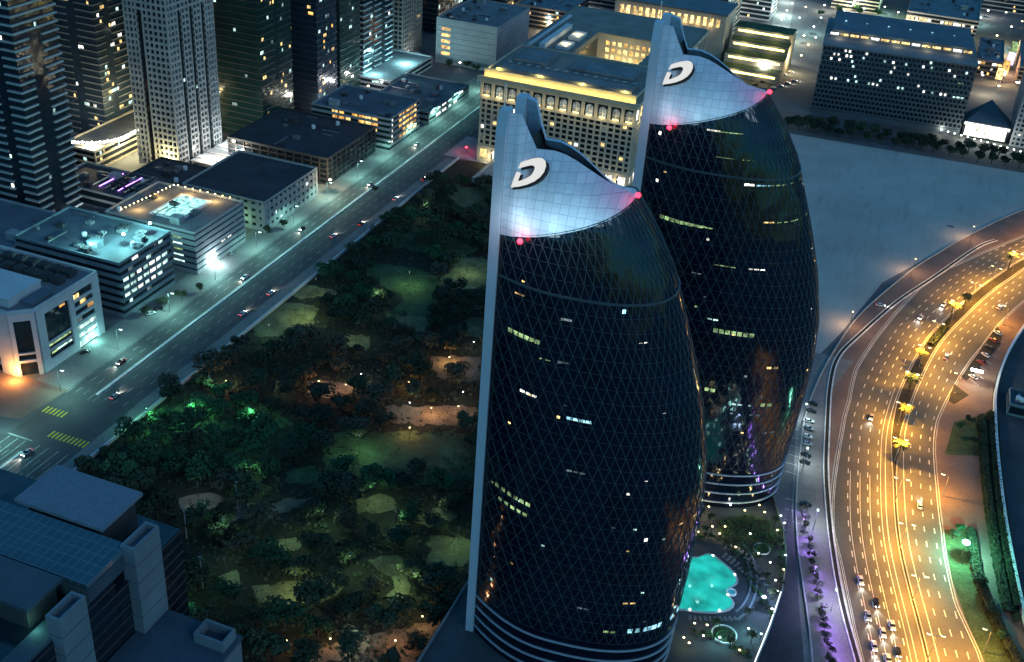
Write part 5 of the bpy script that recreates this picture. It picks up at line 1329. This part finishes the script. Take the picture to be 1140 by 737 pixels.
# ================================================================== STREET LAMPS
def lamp_post(label, x, y, rz, h, arms, mat, group, col, power, reach=2.2, z=0.0):
    t = thing('street_lamp', label, 'street lamp', (x,y,z), rz, group)
    MB().tube((0,0,0),(0,0,h),.16,.09,8).lathe([(.3,0),(.3,.5),(.17,.6)],8).build('pole','metal',t)
    for s in ((-1,1) if arms == 2 else (1,)):
        a = MB().tube((0,0,h-.1),(0,s*reach,h+.5),.07,.05).build('arm','metal',t)
        MB().box(-.22,.22,s*reach-.55,s*reach+.55,h+.52,h+.68).build('lamp_housing','metal',a)
        MB().box(-.28,.28,s*reach-.6,s*reach+.6,h+.38,h+.50).build('lamp_head',mat,a)
        lamp('SPOT',(0,s*reach,h+.2),power,col,t,.3,165,target=None,blend=.5)
    return t
GOLDL = (1.0,.44,.045)
k = 0; l = 14.0
while l < MED.L[-1]-30:
    (x,y),a = MED.at(l,0); k += 1
    lamp_post('double-armed golden street lamp in the median, %s from the bottom edge' % ordn(k), x,y,a,10.5,2,'g_warm','golden lamps of the median',GOLDL,9200*LP)
    l += 27
k = 0; l = 60.0
while l < MED.L[-1]-60:
    (x,y),a = MED.at(l, el(l)+1.5); k += 1
    if k in (1,2,4,6,8): lamp_post('single-armed golden lamp on the right kerb, %s from the bottom edge' % ordn((1,2,4,6,8).index(k)+1), x,y,a,9.5,1,'g_warm','golden lamps of the right kerb',GOLDL,6500*LP)
    l += 42
for i,(qx,qy) in enumerate(((893,470),(894,520),(905,590),(925,680),(945,365),(1015,305),(1080,268))):
    x,y = G(qx,qy,0); lamp_post('pale lamp along the service lane, %s in the row' % ordn(i+1),x,y,0,8,1,'g_cool' if i<4 else 'g_warm','lamps of the service lane',(.72,.9,.9) if i<4 else (1,.62,.35),(1900 if i<4 else 1600)*LP,1.2)
for i,y in enumerate(range(150,760,36)):
    lamp_post('cool lamp on the left kerb of the boulevard, %s from the near end' % ordn(i+1),-291,y,R(-90),10,1,'g_cool','lamps of the boulevard',(.40,1,.84),(4600 if i>5 else 3600)*LP,2.4,.14)
x,y = G(373,215,0); f = thing('street_lamp','brilliant warm lamp at the corner of the dark garage','street lamp',(x-3,y,.14)); MB().tube((0,0,0),(0,0,7),.14,.1).build('pole','metal',f); MB().lathe([(0,-.6),(.9,0),(0,.6)],10,(0,0,7.4)).build('lamp_head','g_warm',f); lamp('POINT',(0,0,8.6),4200*LP,(1,.85,.5),f,.4)
x,y = G(1070,620,0); f = thing('floodlight','brilliant green-white floodlight on the verge right of the road','floodlight',(x,y,.17)); MB().tube((0,0,0),(0,0,6),.2,.14).build('pole','metal',f); MB().lathe([(0,-.6),(1.25,-.3),(1.4,0),(1.25,.3),(0,.6)],12,(0,0,6.6)).build('lamp_head','g_green',f); lamp('POINT',(0,0,9.4),16000*LP,(.25,1,.66),f,.5)
x,y = G(1084,424,0); f = thing('floodlight','brilliant white floodlight beside the parked cars on the right','floodlight',(x,y,.17)); MB().tube((0,0,0),(0,0,5),.2,.14).build('pole','metal',f); MB().box(-2.6,2.6,-.9,.9,5,5.5).build('lamp_head','g_white',f); lamp('POINT',(0,0,7),3600*LP,(1,.95,.7),f,.5)
for i in range(14):
    u=i/13; x,y=G(1047+95*u,149+26*u,0); f=thing('bollard_lamp','white bollard lamp in front of the tree belt, %s from the left' % ordn(i+1),'bollard lamp',(x,y,.05),0,'bollard lamps by the tree belt')
    MB().tube((0,0,0),(0,0,2.6),.12).build('post','metal',f); MB().lathe([(0,-.5),(.62,0),(0,.5)],8,(0,0,2.9)).build('globe','g_white',f)
    if i%3==0: lamp('POINT',(0,0,4),500*LP,(1,.95,.75),f,.3)
pk = [(420,340,None,(.75,1,.6),700),(300,380,None,(.6,1,.6),700),(440,590,None,(.6,1,.55),800),(360,590,None,(.55,1,.55),800),(280,540,None,(.45,1,.5),900),(470,240,None,(.6,1,.6),900),(250,600,None,(.45,.9,.55),700),(390,640,None,(.6,1,.5),700),(352,328,None,(.8,1,.5),500),(396,380,None,(.8,1,.5),500),(222,560,None,(.6,.8,.8),500),(318,607,None,(.7,1,.5),500),(416,562,None,(.7,1,.5),600),(484,576,None,(.8,1,.5),500),(252,645,None,(.6,1,.5),400),(252,432,'g_warm',(1,.62,.3),700),(312,440,'g_white',(.8,1,.6),300),(402,424,'g_white',(.85,1,.9),420),(355,432,'g_warm',(1,.45,.18),1300),(385,436,'g_warm',(1,.45,.18),700),(455,433,'g_warm',(1,.45,.18),900),(500,405,'g_warm',(1,.55,.18),1500),(527,388,'g_white',(1,.9,.7),300),(515,444,'g_white',(1,1,.8),200),(456,456,'g_white',(1,1,.9),300),(480,462,'g_warm',(1,.45,.16),1500),(510,460,'g_warm',(1,.5,.2),800),(456,484,'g_warm',(1,.5,.18),1200),(396,720,'g_white',(.9,1,.9),600),(320,722,'g_warm',(1,.5,.2),300),(368,720,'g_warm',(1,.45,.2),500),(440,722,'g_warm',(1,.45,.2),600),(470,695,'g_warm',(1,.5,.2),500),  # some greenish entries are added broad lights to bring out the canopy
      (215,470,None,(.25,1,.5),2200),(165,475,None,(.25,1,.5),1700),(280,475,None,(.25,1,.5),1500),(235,440,None,(.35,1,.5),900),(340,355,None,(.8,1,.4),1500),(455,320,None,(.6,1,.45),1300),(400,505,None,(.5,.95,.5),1200),(330,662,None,(.85,1,.45),1200),(436,650,None,(.7,1,.45),900),(520,305,None,(.7,1,.5),900),(510,610,None,(.6,.9,.4),700),(200,690,None,(.3,1,.5),700),(460,660,None,(.75,1,.5),500)]
for i,(a,b,m,c_,p) in enumerate(pk):
    x,y=G(a,b,0); m2=m or 'g_green'; h=3.2 if m else 9.0
    f=thing('park_lamp','%s park lamp among the trees, %s from the far end of its colour' % ({'g_warm':'warm','g_white':'white','g_green':'greenish'}[m2], ordn(1+sorted([q[1]+q[0]*.001 for q in pk if q[2]==m]).index(b+a*.001))),'park lamp',(x,y,.05),0,'lamps of the dark park')
    MB().tube((0,0,0),(0,0,h),.08,.06).build('pole','dark_metal',f); 
    if m: MB().lathe([(0,-.2),(.28,0),(0,.2)],8,(0,0,h+.2)).build('globe',m2,f); lamp('POINT',(0,0,h+1.0),p*LP*.8,c_,f,.4)
    else: MB().lathe([(.5,0),(.55,.15),(.2,.3),(0,.32)],10,(0,0,h)).build('lamp_hood','dark_metal',f); lamp('SPOT',(0,0,h-.2),p*LP*1.3,c_,f,.4,165)
# thin bare light masts in the park
for i,(a,b) in enumerate(((226,655),(208,600),(265,570))):
    x,y=G(a,b,0); f=thing('light_mast','thin unlit light mast among the park trees, %s from the near side' % ordn(i+1),'mast',(x,y,.05),0,'unlit masts in the park'); MB().tube((0,0,0),(0,0,13),.16,.1).build('pole','concrete',f); MB().box(-.6,.6,-.2,.2,13,13.3).build('lamp_head','metal',f)
# red obstruction light left of the hotel
x,y=G(519,170,0); f=thing('warning_lamp','red warning lamp on a post left of the hotel front','warning lamp',(x,y,0)); MB().tube((0,0,0),(0,0,3),.15).build('post','metal',f); MB().lathe([(0,-.7),(.9,0),(0,.7)],10,(0,0,3.6)).build('globe','g_red',f); lamp('POINT',(0,0,4.6),700*LP,(1,.05,.08),f,.3)
# wash lights along the foot of each crown
for T, m in ((TBASE,1.0),(T2,.5)):
    for s_, q in ((.12,1.0),(.36,1.1),(.6,.8),(.8,.45)):
        p = plan(s_, zc(s_), -1); v = (Matrix.Translation(T) @ Matrix.Rotation(TROT,4,'Z')) @ Vector((p[0], p[1]-4.5, zc(s_)+4.0))
        lamp('POINT', v, 520*LP*m*q, (.62,.92,1.0), None, 1.8, name='crown_wash')

# ================================================================== CARS
def car_meshes():
    sec = [(-2.25,.70,.42,.70),(-2.1,.86,.28,.88),(-1.3,.90,.25,.95),(-.2,.90,.25,.95),(1.0,.90,.25,.92),(1.9,.86,.28,.80),(2.25,.68,.40,.62)]
    body = MB(); rows=[]
    for x,w,z0,z1 in sec: rows.append([(x,-w*.9,z0),(x,-w,z0+.18),(x,-w*.97,z1-.08),(x,-w*.85,z1),(x,w*.85,z1),(x,w*.97,z1-.08),(x,w,z0+.18),(x,w*.9,z0)])
    body.grid(rows,closed=True); body.f.append(tuple(range(8))); n=len(body.v); body.f.append(tuple(range(n-1,n-9,-1)))
    cab = MB(); rows=[]
    for z,xa,xb,w in ((.93,-1.75,1.05,.80),(1.36,-1.15,.30,.64)): rows.append([(xa,-w,z),(xb,-w,z),(xb,w,z),(xa,w,z)])
    cab.grid(rows,closed=True)
    roof = MB(); roof.box(-1.17,.33,-.655,.655,1.36,1.43)
    wheel = MB().tube((0,-.11,0),(0,.11,0),.33,.33,12); hl = MB().box(-.06,.06,-.2,.2,-.09,.09)
    return body, cab.mesh('cabin_glass','glass'), roof, wheel.mesh('wheel','tyre'), hl.mesh('headlight','g_head'), hl.mesh('taillight','g_tail'), hl.mesh('headlight','white'), hl.mesh('taillight','car_red')
CB, CG, CR, CW, CH, CT, CHO, CTO = car_meshes()
CBODY = {c: (CB.mesh('body',c,True), CR.mesh('roof',c)) for c in ('car_white','car_silver','car_black','car_red')}
def car(label, x, y, rz, colr, lit, group, z=.05):
    t = thing('car', label, 'car', (x,y,z), rz, group); b, r = CBODY[colr]
    bo = put('body',b,t); put('cabin_glass',CG,bo); put('roof',r,bo)
    for wx in (-1.4,1.4):
        for s in (-1,1): put('wheel',CW,t,(wx,s*.82,.33))
    for s in (-1,1):
        put('headlight',CH if lit else CHO,bo,(2.2,s*.52,.62)); put('taillight',CT if lit else CTO,bo,(-2.22,s*.55,.72))
    if lit:
        lamp('SPOT',(2.5,0,.8),900*LP,(1,.93,.8),t,.2,75,target=None).rotation_euler = Vector((1,0,-.12)).to_track_quat('-Z','Y').to_euler()
    return t
cn = {'car_white':'white','car_silver':'silver','car_black':'black','car_red':'red'}; CC = ['car_white','car_silver','car_black','car_white','car_red','car_white']
lanes = ((-16.5,[(34,1),(43,2),(52,0),(60,3),(68,2),(80,3),(88,5),(97,0),(111,1),(128,3)]),(-12.8,[(36,0),(45,3),(58,1),(65,5),(73,0),(84,2),(92,5),(104,0),(118,2)]),(-9.2,[(32,5),(40,2),(49,1),(57,0),(66,3),(86,1),(96,2),(108,3)]),(-5.6,[(38,2),(48,1),(62,3),(76,0)]))
for li,(d,cs) in enumerate(lanes):
    for i,(l,c) in enumerate(cs):
        (x,y),a = MED.at(l,d); car('%s car with headlights on, %s in the %s lane from the service lot' % (cn[CC[c]],ordn(i+1),ordn(li+1)),x,y,a+math.pi,CC[c],True,'cars queueing on the curved road')
for i,(l,d,c) in enumerate(((176,8.8,0),(30,12.6,2),(300,8.6,1),(370,12.4,0),(330,-12.5,3),(230,-10.8,1),(352,-9,0))):
    (x,y),a = MED.at(l,d); car('%s car driving alone on the %s carriageway, %s from the bottom edge' % (cn[CC[c]],'right' if d>0 else 'left',ordn(1+[0,3,2,6,4,1,5].index(i)) if i in range(7) else ''),x,y,a+(0 if d>0 else math.pi),CC[c],True,'single cars on the curved road')
x,y=G(980,341,0); car('white car with brilliant headlights turning out of the service lane',x,y,R(10),'car_white',True,None,.15)
for i,(qx,qy,c) in enumerate(((905,451,2),(903,459,2),(900,470,0),(900,478,1),(898,487,0),(898,495,1),(897,508,2),(896,516,2),(897,563,2))):
    x,y=G(qx,qy,0); car('%s parked car beside the farther tower, %s of the column from top' % (cn[CC[c]],ordn(i+1)),x,y,R(8*((i*7)%3-1)),CC[c],False,'cars parked on the service lot',.15)
for i in range(7):
    x,y=G(1083+4.5*i,421-8.2*i,0); car('%s car parked nose-in beside the dark planting bed, %s from the floodlight' % (cn[CC[(i*2)%6]],ordn(i+1)),x,y,R(145),CC[(i*2)%6],False,'cars parked right of the road',.15)
for i,(qx,qy,rz,c,lit,wh) in enumerate(((168,350,60,0,False,'parked on the forecourt of the floodlit office block'),(176,345,60,2,False,'parked beside the white one on the forecourt of the floodlit block'),(270,350,90,0,True,'driving on the boulevard below the roof-pool block'),(440,222,90,0,True,'driving on the boulevard near the grey wall'),(472,200,90,2,True,'driving at the far end of the boulevard beside the park wall'),(402,250,90,2,True,'driving on the boulevard halfway along the park wall'),(95,393,60,2,False,'parked at the foot of the cut-corner office block'),(30,505,-90,1,True,'waiting in the painted lanes before the crosswalk'),(258,283,90,1,False,'at the kerb below the pale roof-pool block'))):
    x,y=G(qx,qy,0); car('%s car %s' % (cn[CC[c]],wh),x,y,R(rz),CC[c],lit,None,.05 if lit else .16)
k = 0
for i,(x,y0) in enumerate(((-269.6,300),(-260.8,402),(-265.1,470),(-283.4,322),(-279.8,410),(-283.4,470),(-279.8,540),(-283.4,610))):
    car('%s car on the %s side of the boulevard trail strip, %s from the near end' % (cn[CC[(i*5+1)%6]],'park' if x>-276 else 'office',ordn(i+1 if x>-276 else i-2)),x,y0,R(90 if x>-276 else -90),CC[(i*5+1)%6],True,'cars driving along the boulevard')
for i in range(16):
    x,y=G(826+62*((i*5)%16)/16, 78+22*((i*3)%16)/16,0); car('%s car lined up behind the farther tower crown, %s from its red light' % (cn[CC[i%6]],ordn(i+1)),x,y,R(15),CC[i%6],i%3==0,'cars behind the farther crown')

# ================================================================== RIGHT EDGE BUILDING
cw = Curve(px((1150,352),(1130,380),(1116,408),(1107,440),(1107,480),(1111,530),(1118,585),(1128,640),(1141,700),(1150,740)),3)
o = cw.p[0]; t = thing('curved_wall','pale curved wall sweeping down the right edge','wall',(o.x,o.y,0)); mb=MB(); cw.ribbon(mb,-.35,.35,0,h=2.6); mb.v=[(a-o.x,b-o.y,c) for a,b,c in mb.v]; mb.build('wall','white',t)
cc=MB(); cw.ribbon(cc,-.5,.5,2.62,h=.22); cc.v=[(a-o.x,b-o.y,c) for a,b,c in cc.v]; cc.build('coping','white',t)
sheet('yard','dark_roof',[(p.x,p.y) for p in (cw.off(i,-.6 if False else .8) for i in range(len(cw.p)))]+[(120,300),(130,540)],.2)

for o in bpy.data.objects:
    if o.parent is None and 'label' in o.keys() and len(o['label'].split()) > 16: print('LONG', o['label'])
seen = {}
for o in bpy.data.objects:
    if o.parent is None and 'label' in o.keys(): seen.setdefault(o['label'], []).append(o.name)
for k_, v_ in seen.items():
    if len(v_) > 1: print('DUP', k_, v_)

for i,(a,b) in enumerate(((1128,452),)):
    x,y=G(a,b,0); building('yard_shed','dark blue flat-roofed shed behind the curved white wall','shed',x-3,x+14,y-9,y+5,5,'slate','glass','navy_roof',units=1,seed=200+i)
